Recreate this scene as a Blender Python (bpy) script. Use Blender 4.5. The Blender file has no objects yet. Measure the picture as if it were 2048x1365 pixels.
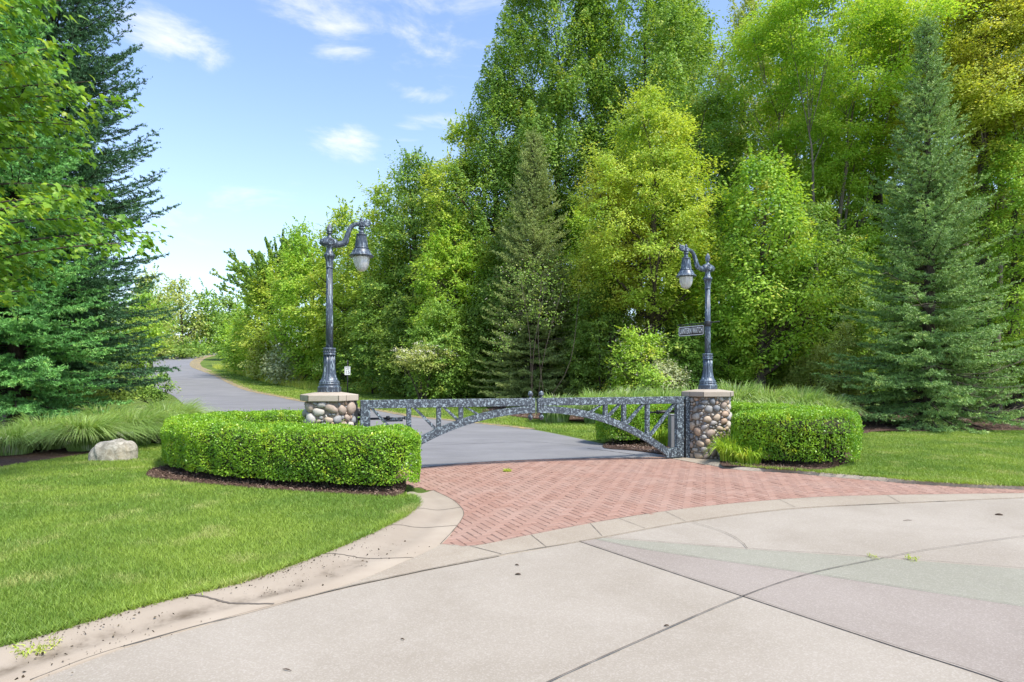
import bpy, math, random
import numpy as np
from mathutils import Vector, Matrix
from mathutils.geometry import tessellate_polygon

R = math.radians
random.seed(7)
rng = np.random.default_rng(7)
scene = bpy.context.scene
col = scene.collection

# ------------------------------------------------------------------ camera, sky, sun, exposure
EYE, FOC, HOR = 1.6, 1200.0, 755.0          # eye height (m), focal length and horizon row in photo pixels
cam_d = bpy.data.cameras.new('camera')
cam = bpy.data.objects.new('camera', cam_d)
col.objects.link(cam)
cam.location = (0, 0, EYE)
cam.rotation_euler = (R(90), 0, 0)
cam_d.sensor_width = 36
cam_d.lens = FOC / 2048 * 36
cam_d.shift_y = (HOR - 682.5) / 2048
cam_d.clip_end = 2000
scene.camera = cam

SUN_EL, SUN_AZ = 58.0, 130.0                # azimuth measured clockwise from +Y (the way the camera looks)
sun_dir = Vector((math.sin(R(SUN_AZ)) * math.cos(R(SUN_EL)), math.cos(R(SUN_AZ)) * math.cos(R(SUN_EL)), math.sin(R(SUN_EL))))
sd = bpy.data.lights.new('sun', 'SUN')
sd.energy = 2.7
sd.angle = R(9)
sd.color = (1.0, 0.95, 0.86)
sun = bpy.data.objects.new('sun', sd)
sun.rotation_euler = (-sun_dir).to_track_quat('-Z', 'Y').to_euler()
col.objects.link(sun)

world = bpy.data.worlds.new('World')
scene.world = world
world.use_nodes = True
scene.view_settings.view_transform = 'Standard'
scene.view_settings.look = 'None'
scene.view_settings.exposure = 1.24
scene.view_settings.gamma = 1.0


class NT:
    """small node-tree writer"""
    def __init__(self, tree):
        self.t = tree
        tree.nodes.clear()

    def n(self, kind, ins=None, **props):
        nd = self.t.nodes.new(kind)
        for k, v in props.items():
            setattr(nd, k, v)
        for k, v in (ins or {}).items():
            s = nd.inputs[k]
            if isinstance(v, bpy.types.NodeSocket):
                self.t.links.new(v, s)
            else:
                s.default_value = v
        return nd

    def math(self, op, a, b=0.0, c=None):
        ins = {0: a, 1: b}
        if c is not None:
            ins[2] = c
        return self.n('ShaderNodeMath', ins, operation=op).outputs[0]

    def vmath(self, op, a, b=(0, 0, 0)):
        nd = self.n('ShaderNodeVectorMath', {0: a, 1: b}, operation=op)
        return nd.outputs['Value'] if op in ('LENGTH', 'DOT_PRODUCT') else nd.outputs[0]

    def mix(self, f, a, b, blend='MIX'):
        nd = self.n('ShaderNodeMix', data_type='RGBA', blend_type=blend)
        for k, v in ((0, f), (6, a), (7, b)):
            if isinstance(v, bpy.types.NodeSocket):
                self.t.links.new(v, nd.inputs[k])
            else:
                nd.inputs[k].default_value = v if k == 0 or len(v) == 4 else (*v, 1)
        return nd.outputs[2]

    def noise(self, vec, scale, detail=3.0, rough=0.55, dist=0.0):
        return self.n('ShaderNodeTexNoise', {'Vector': vec, 'Scale': scale, 'Detail': detail, 'Roughness': rough, 'Distortion': dist}).outputs['Fac']

    def ramp(self, fac, stops, interp='LINEAR'):
        nd = self.n('ShaderNodeValToRGB', {'Fac': fac})
        cr = nd.color_ramp
        cr.interpolation = interp
        while len(cr.elements) < len(stops):
            cr.elements.new(0.5)
        for e, (p, c) in zip(cr.elements, stops):
            e.position = p
            e.color = c if len(c) == 4 else (*c, 1)
        return nd.outputs['Color']

    def rampf(self, fac, lo, hi):
        return self.n('ShaderNodeMapRange', {'Value': fac, 'From Min': lo, 'From Max': hi}, interpolation_type='SMOOTHSTEP').outputs[0]


def build_world():
    w = NT(world.node_tree)
    sky = w.n('ShaderNodeTexSky', sky_type='NISHITA', sun_disc=False, sun_elevation=R(SUN_EL), sun_rotation=R(SUN_AZ))
    sky.air_density, sky.dust_density, sky.ozone_density = 1.0, 0.6, 1.6
    d = w.n('ShaderNodeTexCoord').outputs['Generated']
    # thin fair-weather clouds: soft patches broken up by stretched noise
    stretched = w.vmath('MULTIPLY', d, (5.0, 5.0, 15.0))
    n1 = w.noise(stretched, 1.6, 7.0, 0.62, 0.35)
    n2 = w.noise(stretched, 0.5, 4.0, 0.6, 0.2)
    mask = None
    for (u, v, su, sv, k) in ((350, 75, 120, 34, 1.1), (690, 30, 120, 48, 1.1), (690, 100, 90, 22, 0.9), (700, 285, 75, 26, 1.0),
                              (815, 285, 45, 14, 0.9), (845, 190, 40, 14, 0.8), (870, 60, 150, 90, 0.62), (540, 75, 40, 14, 0.6),
                              (875, 240, 50, 12, 0.6), (820, 255, 30, 9, 0.5), (420, 420, 240, 70, 0.34), (640, 10, 110, 24, 0.6)):
        c = Vector(((u - 1024) / FOC, 1.0, (HOR - v) / FOC))
        L = c.length
        off = w.vmath('SUBTRACT', d, tuple(c / L))
        sc = w.vmath('MULTIPLY', off, (FOC * L / su, FOC * L / max(su, 60), FOC * L / sv))
        m = w.math('MULTIPLY', w.rampf(w.vmath('LENGTH', sc), 1.9, 0.0), k)
        mask = m if mask is None else w.math('MAXIMUM', mask, m)
    wisps = w.math('MULTIPLY', w.rampf(n2, 0.45, 0.8), 0.25)
    mask = w.math('MAXIMUM', mask, wisps)
    shape = w.rampf(w.math('ADD', mask, w.math('MULTIPLY', w.math('SUBTRACT', n1, 0.5), 3.4)), 0.30, 1.7)
    shape = w.math('MULTIPLY', shape, w.rampf(mask, 0.0, 0.3))
    z = w.n('ShaderNodeSeparateXYZ', {0: d}).outputs['Z']
    haze = w.rampf(z, 0.50, -0.02)
    tint = w.mix(haze, (0.93, 0.93, 0.97), (0.95, 0.95, 0.95))
    base = w.mix(1.0, sky.outputs[0], tint, 'MULTIPLY')
    base = w.mix(w.math('MULTIPLY_ADD', haze, 0.40, 0.04), base, (2.95, 3.55, 4.45))
    c = w.mix(w.math('MULTIPLY', shape, 0.68), base, (4.1, 4.0, 4.2))
    bg = w.n('ShaderNodeBackground', {'Color': c, 'Strength': 0.142})
    out = w.n('ShaderNodeOutputWorld')
    w.t.links.new(bg.outputs[0], out.inputs['Surface'])


build_world()

# ------------------------------------------------------------------ terrain and placing
_ty = np.arange(-80, 420, 0.25)
_tz = np.interp(_ty, [-80, 17, 25, 35, 45, 55, 65, 75, 90, 130, 200, 420], [0, 0, .15, .55, 1.15, 1.85, 2.6, 3.4, 4.9, 8, 11, 12])
_k = np.ones(25) / 25
_tz = np.convolve(np.pad(_tz, 12, mode='edge'), _k, 'valid')


def tz(y):
    return np.interp(y, _ty, _tz)


def ground(u, v, z=0.0):
    """the point of the ground (raised by z) that the photo shows at pixel u, v"""
    s = (HOR - v) / FOC
    ys = np.arange(2.0, 160, 0.02)
    g = EYE + s * ys - tz(ys) - z
    i = int(np.argmax(g < 0)) if (g < 0).any() else len(ys) - 1
    y = ys[i]
    return ((u - 1024) / FOC * y, y)


def at(u, d):
    return (u - 1024) / FOC * d


# ------------------------------------------------------------------ object helpers
def tag(o, label=None, cat=None, group=None, kind=None):
    if label: o['label'] = label
    if cat: o['category'] = cat
    if group: o['group'] = group
    if kind: o['kind'] = kind
    return o


def thing(name, loc, label, cat, group=None, rz=0.0):
    o = bpy.data.objects.new(name, None)
    o.empty_display_size = 0.2
    col.objects.link(o)
    o.location = loc
    o.rotation_euler = (0, 0, rz)
    return tag(o, label, cat, group)


class MB:
    """collects polygons, builds ONE mesh object"""
    def __init__(self):
        self.v, self.idx, self.tot, self.mat, self.sm = [], [], [], [], []
        self.nv = 0

    def add(self, V, F, mat=0, smooth=False):
        V = np.asarray(V, float).reshape(-1, 3)
        F = np.asarray(F, np.int64)
        self.v.append(V)
        self.idx.append((F + self.nv).reshape(-1))
        self.tot.append(np.full(len(F), F.shape[1], np.int32))
        self.mat.append(np.full(len(F), mat, np.int32))
        self.sm.append(np.full(len(F), smooth, bool))
        self.nv += len(V)
        return self

    def box(self, c, s, rz=0.0, mat=0, bevel=0.0, M=None):
        cx, cy, cz = c
        hx, hy, hz = s[0] / 2, s[1] / 2, s[2] / 2
        b = bevel
        if b <= 0:
            V = np.array([[x, y, z] for z in (-hz, hz) for y in (-hy, hy) for x in (-hx, hx)])
            F = [[0, 2, 3, 1], [4, 5, 7, 6], [0, 1, 5, 4], [2, 6, 7, 3], [0, 4, 6, 2], [1, 3, 7, 5]]
            V = self._place(V, c, rz, M)
            return self.add(V, F, mat)
        # chamfered box: three rings
        V, Fq = [], []
        def ring(x, y, z, bb):
            return [[x - bb, -y, z], [x, -y + bb, z], [x, y - bb, z], [x - bb, y, z], [-x + bb, y, z], [-x, y - bb, z], [-x, -y + bb, z], [-x + bb, -y, z]]
        rings = [ring(hx - b, hy - b, -hz, b * .5), ring(hx, hy, -hz + b, b), ring(hx, hy, hz - b, b), ring(hx - b, hy - b, hz, b * .5)]
        for r in rings: V += r
        for k in range(3):
            for i in range(8):
                j = (i + 1) % 8
                Fq.append([k * 8 + i, k * 8 + j, (k + 1) * 8 + j, (k + 1) * 8 + i])
        V = self._place(np.array(V), c, rz, M)
        n0 = self.nv
        self.add(V, Fq, mat)
        self.idx.append(np.array([n0 + 7 - i for i in range(8)] + [n0 + 24 + i for i in range(8)], np.int64))
        self.tot.append(np.array([8, 8], np.int32)); self.mat.append(np.array([mat, mat], np.int32)); self.sm.append(np.array([False, False]))
        return self

    @staticmethod
    def _place(V, c, rz, M):
        if M is not None:
            A = np.array(M.to_3x3())
            return V @ A.T + np.array(c)
        cs, sn = math.cos(rz), math.sin(rz)
        A = np.array([[cs, -sn, 0], [sn, cs, 0], [0, 0, 1]])
        return V @ A.T + np.array(c)

    def tube(self, P, rad, sides=8, mat=0, smooth=True, cap=True, up=(0, 0, 1)):
        P = np.asarray(P, float)
        n = len(P)
        rad = np.broadcast_to(np.asarray(rad, float), (n,))
        T = np.gradient(P, axis=0)
        T /= np.linalg.norm(T, axis=1)[:, None] + 1e-9
        upv = np.array(up, float)
        if abs(T[:, :] @ upv).mean() > 0.9:
            upv = np.array((1.0, 0.0, 0.0))
        A = np.cross(T, upv); A /= np.linalg.norm(A, axis=1)[:, None] + 1e-9
        B = np.cross(T, A)
        th = np.linspace(0, 2 * np.pi, sides, endpoint=False)
        V = P[:, None] + rad[:, None, None] * (np.cos(th)[None, :, None] * A[:, None] + np.sin(th)[None, :, None] * B[:, None])
        i = np.arange(n - 1)[:, None] * sides
        k = np.arange(sides)[None]
        kk = (k + 1) % sides
        F = np.stack([i + k, i + sides + k, i + sides + kk, i + kk], -1).reshape(-1, 4)
        n0 = self.nv
        self.add(V.reshape(-1, 3), F, mat, smooth)
        if cap:
            for base, rev in ((0, False), ((n - 1) * sides, True)):
                r = np.arange(sides) + n0 + base
                self.idx.append(r if not rev else r[::-1]); self.tot.append(np.array([sides], np.int32))
                self.mat.append(np.array([mat], np.int32)); self.sm.append(np.array([False]))
        return self

    def lathe(self, prof, sides=32, c=(0, 0, 0), mat=0, smooth=True, flute=None):
        """prof: (radius, height[, flute depth]) from bottom to top"""
        th = np.linspace(0, 2 * np.pi, sides, endpoint=False)
        V = []
        for p in prof:
            r, h = p[0], p[1]
            fd = p[2] if len(p) > 2 else 0.0
            rr = r * (1 - fd * (0.5 - 0.5 * np.cos(th * (flute or 12))))
            V.append(np.stack([rr * np.cos(th), rr * np.sin(th), np.full(sides, h)], -1))
        V = np.concatenate(V) + np.array(c)
        n = len(prof)
        i = np.arange(n - 1)[:, None] * sides
        k = np.arange(sides)[None]
        kk = (k + 1) % sides
        F = np.stack([i + k, i + kk, i + sides + kk, i + sides + k], -1).reshape(-1, 4)
        n0 = self.nv
        self.add(V, F, mat, smooth)
        for base, rev in ((0, True), ((n - 1) * sides, False)):
            r = np.arange(sides) + n0 + base
            self.idx.append(r[::-1] if rev else r); self.tot.append(np.array([sides], np.int32))
            self.mat.append(np.array([mat], np.int32)); self.sm.append(np.array([False]))
        return self

    def prism(self, pts, z0, z1, mat=0):
        """flat outline in xy between two heights"""
        n = len(pts)
        P = np.array(pts, float)
        V = np.concatenate([np.c_[P, np.full(n, z0)], np.c_[P, np.full(n, z1)]])
        F = [[i, (i + 1) % n, n + (i + 1) % n, n + i] for i in range(n)]
        n0 = self.nv
        self.add(V, F, mat)
        for r in (np.arange(n)[::-1] + n0, np.arange(n) + n0 + n):
            self.idx.append(r); self.tot.append(np.array([n], np.int32)); self.mat.append(np.array([mat], np.int32)); self.sm.append(np.array([False]))
        return self

    def mesh(self, name, mats):
        me = bpy.data.meshes.new(name)
        V = np.concatenate(self.v); I = np.concatenate(self.idx); T = np.concatenate(self.tot)
        me.vertices.add(len(V)); me.vertices.foreach_set('co', V.astype(np.float32).reshape(-1))
        me.loops.add(len(I)); me.loops.foreach_set('vertex_index', I.astype(np.int32))
        me.polygons.add(len(T))
        st = np.zeros(len(T), np.int32); st[1:] = np.cumsum(T)[:-1]
        me.polygons.foreach_set('loop_start', st)
        me.polygons.foreach_set('loop_total', T)
        me.polygons.foreach_set('material_index', np.concatenate(self.mat))
        me.polygons.foreach_set('use_smooth', np.concatenate(self.sm))
        me.update(calc_edges=True)
        for m in (mats if isinstance(mats, (list, tuple)) else [mats]):
            me.materials.append(m)
        return me

    def build(self, name, mats, parent=None, loc=None):
        o = bpy.data.objects.new(name, self.mesh(name, mats))
        col.objects.link(o)
        if parent is not None: o.parent = parent
        if loc is not None: o.location = loc
        return o


def inside(poly, X, Y):
    poly = np.asarray(poly, float)
    res = np.zeros(np.shape(X), bool)
    x1, y1 = poly[-1]
    for x2, y2 in poly:
        c = ((y1 > Y) != (y2 > Y)) & (X < (x2 - x1) * (Y - y1) / (y2 - y1 + 1e-12) + x1)
        res ^= c
        x1, y1 = x2, y2
    return res


def smooth_line(P, n, closed=False):
    """Catmull-Rom through points, resampled evenly"""
    P = np.asarray(P, float)
    if closed:
        Q = np.concatenate([P[-1:], P, P[:2]])
    else:
        Q = np.concatenate([2 * P[:1] - P[1:2], P, 2 * P[-1:] - P[-2:-1]])
    out = []
    for i in range(1, len(Q) - 2):
        t = np.linspace(0, 1, 24, endpoint=False)[:, None]
        p0, p1, p2, p3 = Q[i - 1], Q[i], Q[i + 1], Q[i + 2]
        out.append(0.5 * (2 * p1 + (p2 - p0) * t + (2 * p0 - 5 * p1 + 4 * p2 - p3) * t ** 2 + (3 * p1 - p0 - 3 * p2 + p3) * t ** 3))
    out.append(Q[-2:-1])
    out = np.concatenate(out)
    L = np.r_[0, np.cumsum(np.linalg.norm(np.diff(out, axis=0), axis=1))]
    s = np.linspace(0, L[-1], n)
    return np.stack([np.interp(s, L, out[:, k]) for k in range(out.shape[1])], -1)


# ------------------------------------------------------------------ materials
def mat(name, fn):
    m = bpy.data.materials.new(name)
    m.use_nodes = True
    w = NT(m.node_tree)
    out = w.n('ShaderNodeOutputMaterial')
    sh = fn(w)
    w.t.links.new(sh, out.inputs['Surface'])
    return m


def principled(w, color, rough=0.7, normal=None, metal=0.0, spec=0.4, **kw):
    ins = {'Base Color': color if isinstance(color, bpy.types.NodeSocket) else (*color, 1), 'Roughness': rough, 'Metallic': metal, 'Specular IOR Level': spec}
    if normal is not None: ins['Normal'] = normal
    ins.update(kw)
    return w.n('ShaderNodeBsdfPrincipled', ins).outputs[0]


def bump(w, h, strength=0.4, dist=0.02):
    return w.n('ShaderNodeBump', {'Height': h, 'Strength': strength, 'Distance': dist}).outputs[0]


def pos(w):
    return w.n('ShaderNodeNewGeometry').outputs['Position']


def obj_co(w):
    return w.n('ShaderNodeTexCoord').outputs['Object']


def leaf_mat(name, a, b, c, scale=0.5, trans=0.35, rough=0.5, spec=0.35, gain=2.35, hue=(1.2, 1.0, 1.3)):
    """a..b between clumps, c the youngest leaves; leaves let light through"""
    a, b, c = (tuple(min(.62, v * gain * k) for v, k in zip(q, hue)) for q in (a, b, c))
    def f(w):
        g = w.n('ShaderNodeNewGeometry')
        n = w.noise(g.outputs['Position'], scale, 2.0, 0.6)
        rnd = g.outputs['Random Per Island']
        k = w.math('ADD', w.rampf(n, 0.3, 0.7), w.math('MULTIPLY', w.math('SUBTRACT', rnd, 0.5), 0.7))
        cc = w.mix(w.n('ShaderNodeClamp', {0: k}).outputs[0], (*a, 1), (*b, 1))
        n2 = w.noise(g.outputs['Position'], scale * 2.3, 2.0, 0.6)
        tip = w.math('MULTIPLY', w.rampf(n2, 0.52, 0.72), w.rampf(rnd, 0.25, 0.6))
        cc = w.mix(tip, cc, (*c, 1))
        hv = w.n('ShaderNodeHueSaturation', {'Value': w.math('MULTIPLY_ADD', w.math('FRACT', w.math('MULTIPLY', rnd, 17.3)), 0.44, 0.78), 'Color': cc}).outputs[0]
        p = principled(w, hv, rough, spec=spec)
        tc = w.mix(1.0, hv, (1.25, 1.15, 0.6), 'MULTIPLY')
        t = w.n('ShaderNodeBsdfTranslucent', {'Color': tc}).outputs[0]
        return w.n('ShaderNodeMixShader', {0: trans, 1: p, 2: t}).outputs[0]
    return mat(name, f)


LEAF = {
    'green': leaf_mat('mid_green_leaves', (.055, .125, .016), (.10, .19, .022), (.20, .27, .035), 0.55, gain=2.4),
    'deep': leaf_mat('deep_green_leaves', (.052, .105, .014), (.085, .155, .02), (.14, .205, .028), 0.6, .42, gain=2.5),
    'bright': leaf_mat('bright_green_leaves', (.085, .185, .018), (.15, .26, .024), (.25, .33, .03), 0.6, 0.4),
    'yellow': leaf_mat('yellow_green_leaves', (.115, .20, .02), (.185, .265, .03), (.29, .33, .05), 0.5, 0.42, hue=(1.2, 1.06, 1.25)),
    'gold': leaf_mat('golden_green_leaves', (.145, .215, .022), (.22, .275, .035), (.34, .33, .07), 0.5, 0.42, hue=(1.25, 1.06, 1.25)),
    'lime': leaf_mat('lime_green_leaves', (.105, .205, .018), (.165, .265, .026), (.26, .33, .045), 0.6, 0.45, hue=(1.15, 1.04, 1.25)),
    'grey': leaf_mat('grey_green_leaves', (.12, .17, .07), (.18, .23, .10), (.26, .29, .14), 0.9, 0.3),
    'pale': leaf_mat('pale_green_leaves', (.11, .17, .03), (.17, .23, .05), (.25, .28, .07), 0.6, 0.35),
    'maple': leaf_mat('maple_leaves', (.055, .15, .014), (.11, .22, .018), (.20, .30, .025), 0.9, 0.42, 0.42, .35, 2.0),
    'box': leaf_mat('boxwood_leaves', (.085, .18, .012), (.15, .26, .014), (.26, .34, .02), 2.2, 0.3, 0.35, 0.5, 1.95, hue=(1.05, 1.03, 1.2)),
    'strap': leaf_mat('strap_leaves', (.10, .20, .015), (.16, .28, .02), (.24, .33, .03), 2.0, 0.35, 0.4),
    'reed': leaf_mat('arching_grass_blades', (.095, .18, .035), (.15, .24, .06), (.30, .36, .16), 1.3, 0.35, 0.45),
    'meadow': leaf_mat('meadow_grass_blades', (.14, .22, .025), (.21, .28, .035), (.33, .36, .08), 0.5, 0.35, 0.55),
    'turf': leaf_mat('turf_blades', (.082, .150, .02), (.155, .228, .03), (.24, .27, .08), 0.62, 0.3, 0.5, gain=1.8, hue=(1.12, 1.04, 1.2)),
    'spruce': leaf_mat('dark_spruce_needles', (.022, .052, .022), (.036, .078, .03), (.07, .13, .04), 0.7, 0.12, 0.55, .35, 2.3, hue=(.92, 1.02, 1.0)),
    'young_spruce': leaf_mat('fresh_spruce_needles', (.042, .10, .028), (.075, .155, .038), (.14, .23, .05), 1.2, 0.18, 0.55, .35, 3.0, hue=(.92, 1.02, 1.0)),
    'olive_spruce': leaf_mat('olive_spruce_needles', (.085, .115, .035), (.125, .155, .05), (.19, .21, .08), 0.8, 0.15, 0.6, .35, 2.4, hue=(1.1, 1.1, 1.0)),
    'blue_spruce': leaf_mat('blue_spruce_needles', (.075, .122, .045), (.115, .17, .062), (.19, .23, .085), 0.8, 0.15, 0.55, .35, 2.5, hue=(1.0, 1.05, .85)),
}


def bark_mat(name, a, b):
    def f(w):
        p = w.vmath('MULTIPLY', obj_co(w), (9, 9, 2.2))
        n = w.noise(p, 1.6, 5, 0.65)
        return principled(w, w.mix(w.rampf(n, .35, .7), (*a, 1), (*b, 1)), 0.9, bump(w, n, 0.6, 0.03))
    return mat(name, f)


BARK = bark_mat('brown_bark', (.05, .038, .028), (.13, .10, .075))
BARK_GREY = bark_mat('grey_bark', (.10, .085, .065), (.24, .20, .16))
BARK_DARK = bark_mat('dark_spruce_bark', (.022, .016, .012), (.06, .045, .034))
DEADWOOD = bark_mat('bare_dead_twigs', (.20, .16, .11), (.36, .30, .22))
TWIG = mat('hedge_twigs', lambda w: principled(w, w.mix(w.noise(pos(w), 30, 3), (.022, .028, .01, 1), (.05, .045, .02, 1)), 0.95))


def lawn_fn(w):
    p = pos(w)
    big = w.noise(p, 0.55, 4, 0.6)
    # mowing lanes run on a slant over the lawn
    lane = w.noise(w.vmath('MULTIPLY', p, (0.25, 1.3, 1)), 1.0, 2, 0.5)
    fine = w.noise(p, 55, 3, 0.7)
    c = w.mix(w.rampf(big, .32, .68), (.10, .16, .025, 1), (.17, .235, .035, 1))
    c = w.mix(w.math('MULTIPLY', w.rampf(lane, .45, .7), .5), c, (.18, .24, .05, 1))
    c = w.mix(w.math('MULTIPLY', w.rampf(w.noise(p, 1.7, 3, .6), .58, .75), .45), c, (.24, .23, .07, 1))
    c = w.mix(w.rampf(fine, .3, .75), w.mix(1.0, c, (.55, .6, .55, 1), 'MULTIPLY'), c)
    return principled(w, c, 0.85, bump(w, fine, 0.8, 0.03), spec=0.2)


LAWN = mat('lawn_turf', lawn_fn)


def asphalt_fn(w):
    p = pos(w)
    sp = w.noise(p, 180, 2, 0.7)
    big = w.noise(w.vmath('MULTIPLY', p, (.35, .8, 1)), 1.1, 6, .65, .6)
    c = w.mix(w.rampf(big, .3, .7), (.155, .152, .158, 1), (.21, .206, .212, 1))
    c = w.mix(w.math('MULTIPLY', w.rampf(sp, .35, .75), .45), c, (.28, .275, .28, 1))
    return principled(w, c, 0.88, bump(w, sp, 0.35, 0.006), spec=0.25)


ASPHALT = mat('aged_asphalt', asphalt_fn)
ASPHALT_SEAM = mat('dark_asphalt_seam', lambda w: principled(w, (.06, .06, .062), 0.9))


def concrete_mat(name, a, b, speck, dirt=0.5, dirtcol=(.22, .18, .13)):
    def f(w):
        p = pos(w)
        big = w.noise(p, .7, 5, .62, .3)
        mid = w.noise(p, 4.5, 4, .65)
        sp = w.noise(p, 95, 2, .8)
        sp2 = w.n('ShaderNodeTexVoronoi', {'Vector': p, 'Scale': 130.0}).outputs['Color']
        c = w.mix(w.rampf(big, .3, .7), (*a, 1), (*b, 1))
        c = w.mix(w.math('MULTIPLY', w.rampf(mid, .55, .8), dirt), c, (*dirtcol, 1))
        v = w.n('ShaderNodeSeparateColor', {0: sp2}).outputs[0]
        c = w.mix(w.math('MULTIPLY', w.rampf(v, .55, 1.0), speck), c, (.72, .66, .6, 1))
        c = w.mix(w.math('MULTIPLY', w.rampf(v, .22, .0), speck), c, (.17, .14, .12, 1))
        c = w.mix(w.math('MULTIPLY', w.rampf(sp, .5, .8), speck * .6), c, (.2, .17, .15, 1))
        spot = w.rampf(w.noise(p, 1.5, 4, .6, .8), .60, .74)
        c = w.mix(w.math('MULTIPLY', spot, .18), c, (.2, .18, .15, 1))
        return principled(w, c, 0.88, bump(w, sp, 0.25, 0.004), spec=0.25)
    return mat(name, f)


PLAZA = concrete_mat('exposed_aggregate', (.278, .239, .19), (.336, .294, .242), .13, .12)
PLAZA_MAUVE = concrete_mat('mauve_aggregate', (.245, .207, .175), (.283, .242, .208), .13, .12)
PLAZA_GREEN = concrete_mat('sage_aggregate', (.238, .228, .177), (.272, .261, .207), .13, .12)
CURB = concrete_mat('tan_concrete', (.285, .235, .178), (.335, .285, .222), .14, .35, (.19, .145, .10))
CAPSTONE = concrete_mat('capstone', (.36, .30, .235), (.42, .36, .29), .10, .30, (.27, .215, .16))


def curb_dirty_fn(w):
    p = pos(w)
    uv = w.n('ShaderNodeUVMap', uv_map='across').outputs[0]
    ac = w.n('ShaderNodeSeparateXYZ', {0: uv}).outputs['X']
    al = w.n('ShaderNodeSeparateXYZ', {0: uv}).outputs['Y']
    big = w.noise(p, 1.1, 5, .62)
    sp = w.noise(p, 95, 2, .8)
    c = w.mix(w.rampf(big, .3, .7), (.285, .235, .182, 1), (.345, .292, .232, 1))
    wob = w.noise(p, 2.2, 4, .65)
    line = w.math('ABSOLUTE', w.math('SUBTRACT', ac, w.math('MULTIPLY_ADD', wob, .34, .38)))
    wash = w.math('MULTIPLY', w.rampf(line, .22, .0), w.rampf(w.noise(p, 3.1, 4, .7), .38, .7))
    wash = w.math('MULTIPLY', wash, w.rampf(al, .66, .42))
    c = w.mix(w.math('MULTIPLY', wash, .88), c, (.10, .075, .05, 1))
    crumb = w.rampf(w.noise(p, 38, 3, .7), .66, .72)
    near = w.math('MULTIPLY', w.rampf(ac, .85, .1), w.rampf(w.noise(p, 2.5, 3, .6), .40, .62))
    c = w.mix(w.math('MULTIPLY', w.math('MULTIPLY', crumb, near), .8), c, (.07, .05, .035, 1))
    return principled(w, c, 0.9, bump(w, sp, 0.3, 0.005), spec=0.2)


CURB_DIRTY = mat('soil_washed_curb', curb_dirty_fn)
JOINT = mat('joint_soil', lambda w: principled(w, w.mix(w.noise(pos(w), 40, 2), (.085, .07, .056, 1), (.16, .135, .11, 1)), 0.95))
SAND = mat('joint_sand', lambda w: principled(w, w.mix(w.noise(pos(w), 40, 2), (.15, .10, .078, 1), (.21, .145, .115, 1)), 0.95))
SOIL = mat('edge_soil', lambda w: principled(w, w.mix(w.noise(pos(w), 30, 3), (.045, .03, .02, 1), (.11, .075, .05, 1)), 0.95))


def brick_fn(w):
    g = w.n('ShaderNodeNewGeometry')
    p = g.outputs['Position']
    r = g.outputs['Random Per Island']
    c = w.ramp(r, [(0, (.255, .138, .10)), (.35, (.282, .157, .116)), (.7, (.302, .174, .13)), (1, (.33, .20, .155))])
    c = w.mix(w.math('MULTIPLY_ADD', w.rampf(w.noise(p, 1.1, 4, .6), .35, .7), .45, .15), c, (.325, .225, .18, 1))
    n = w.noise(p, 70, 4, .7)
    c = w.mix(w.math('MULTIPLY', w.rampf(n, .5, .8), .35), c, (.52, .36, .30, 1))
    return principled(w, c, 0.9, bump(w, n, 0.3, 0.004), spec=0.2)


BRICK = mat('red_pavers', brick_fn)


def mulch_fn(w):
    p = pos(w)
    n = w.noise(p, 24, 5, .75, .6)
    c = w.ramp(n, [(.3, (.045, .028, .02)), (.52, (.11, .067, .05)), (.75, (.21, .14, .105))])
    return principled(w, c, 0.95, bump(w, n, 1.0, 0.04), spec=0.15)


MULCH = mat('bark_mulch', mulch_fn)


def chips_mat(name, lo, mid, hi):
    def f(w):
        r = w.n('ShaderNodeNewGeometry').outputs['Random Per Island']
        return principled(w, w.ramp(r, [(0, lo), (.6, mid), (1, hi)]), 0.9, spec=0.2)
    return mat(name, f)


CHIPS = chips_mat('mulch_chips', (.04, .024, .018), (.115, .07, .052), (.30, .21, .16))
CHIPS_OLD = chips_mat('weathered_chips', (.10, .065, .05), (.24, .165, .13), (.42, .33, .27))
CRUMBS = chips_mat('soil_crumbs', (.03, .022, .015), (.07, .05, .03), (.15, .12, .07))


def cobble_fn(w):
    g = w.n('ShaderNodeNewGeometry')
    r = g.outputs['Random Per Island']
    p = g.outputs['Position']
    c = w.ramp(r, [(0, (.27, .265, .255)), (.14, (.43, .40, .36)), (.28, (.46, .36, .26)), (.42, (.36, .33, .30)), (.55, (.44, .31, .215)),
                   (.68, (.45, .41, .35)), (.8, (.21, .215, .22)), (.9, (.36, .28, .22)), (1, (.5, .45, .38))], 'CONSTANT')
    n = w.noise(p, 26, 5, .65, .5)
    c = w.mix(w.math('MULTIPLY', w.rampf(n, .45, .75), .45), c, w.mix(1.0, c, (.55, .52, .5, 1), 'MULTIPLY'))
    c = w.mix(w.math('MULTIPLY', w.rampf(w.noise(p, 8, 3, .6), .55, .75), .3), c, (.52, .40, .28, 1))
    return principled(w, c, 0.62, bump(w, n, 0.25, 0.008), spec=0.35)


COBBLE = mat('river_cobbles', cobble_fn)
MORTAR = mat('pillar_mortar', lambda w: principled(w, w.mix(w.noise(pos(w), 40, 4), (.17, .135, .105, 1), (.30, .25, .20, 1)), 0.95, bump(w, w.noise(pos(w), 60, 3), .5, .01)))


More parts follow.
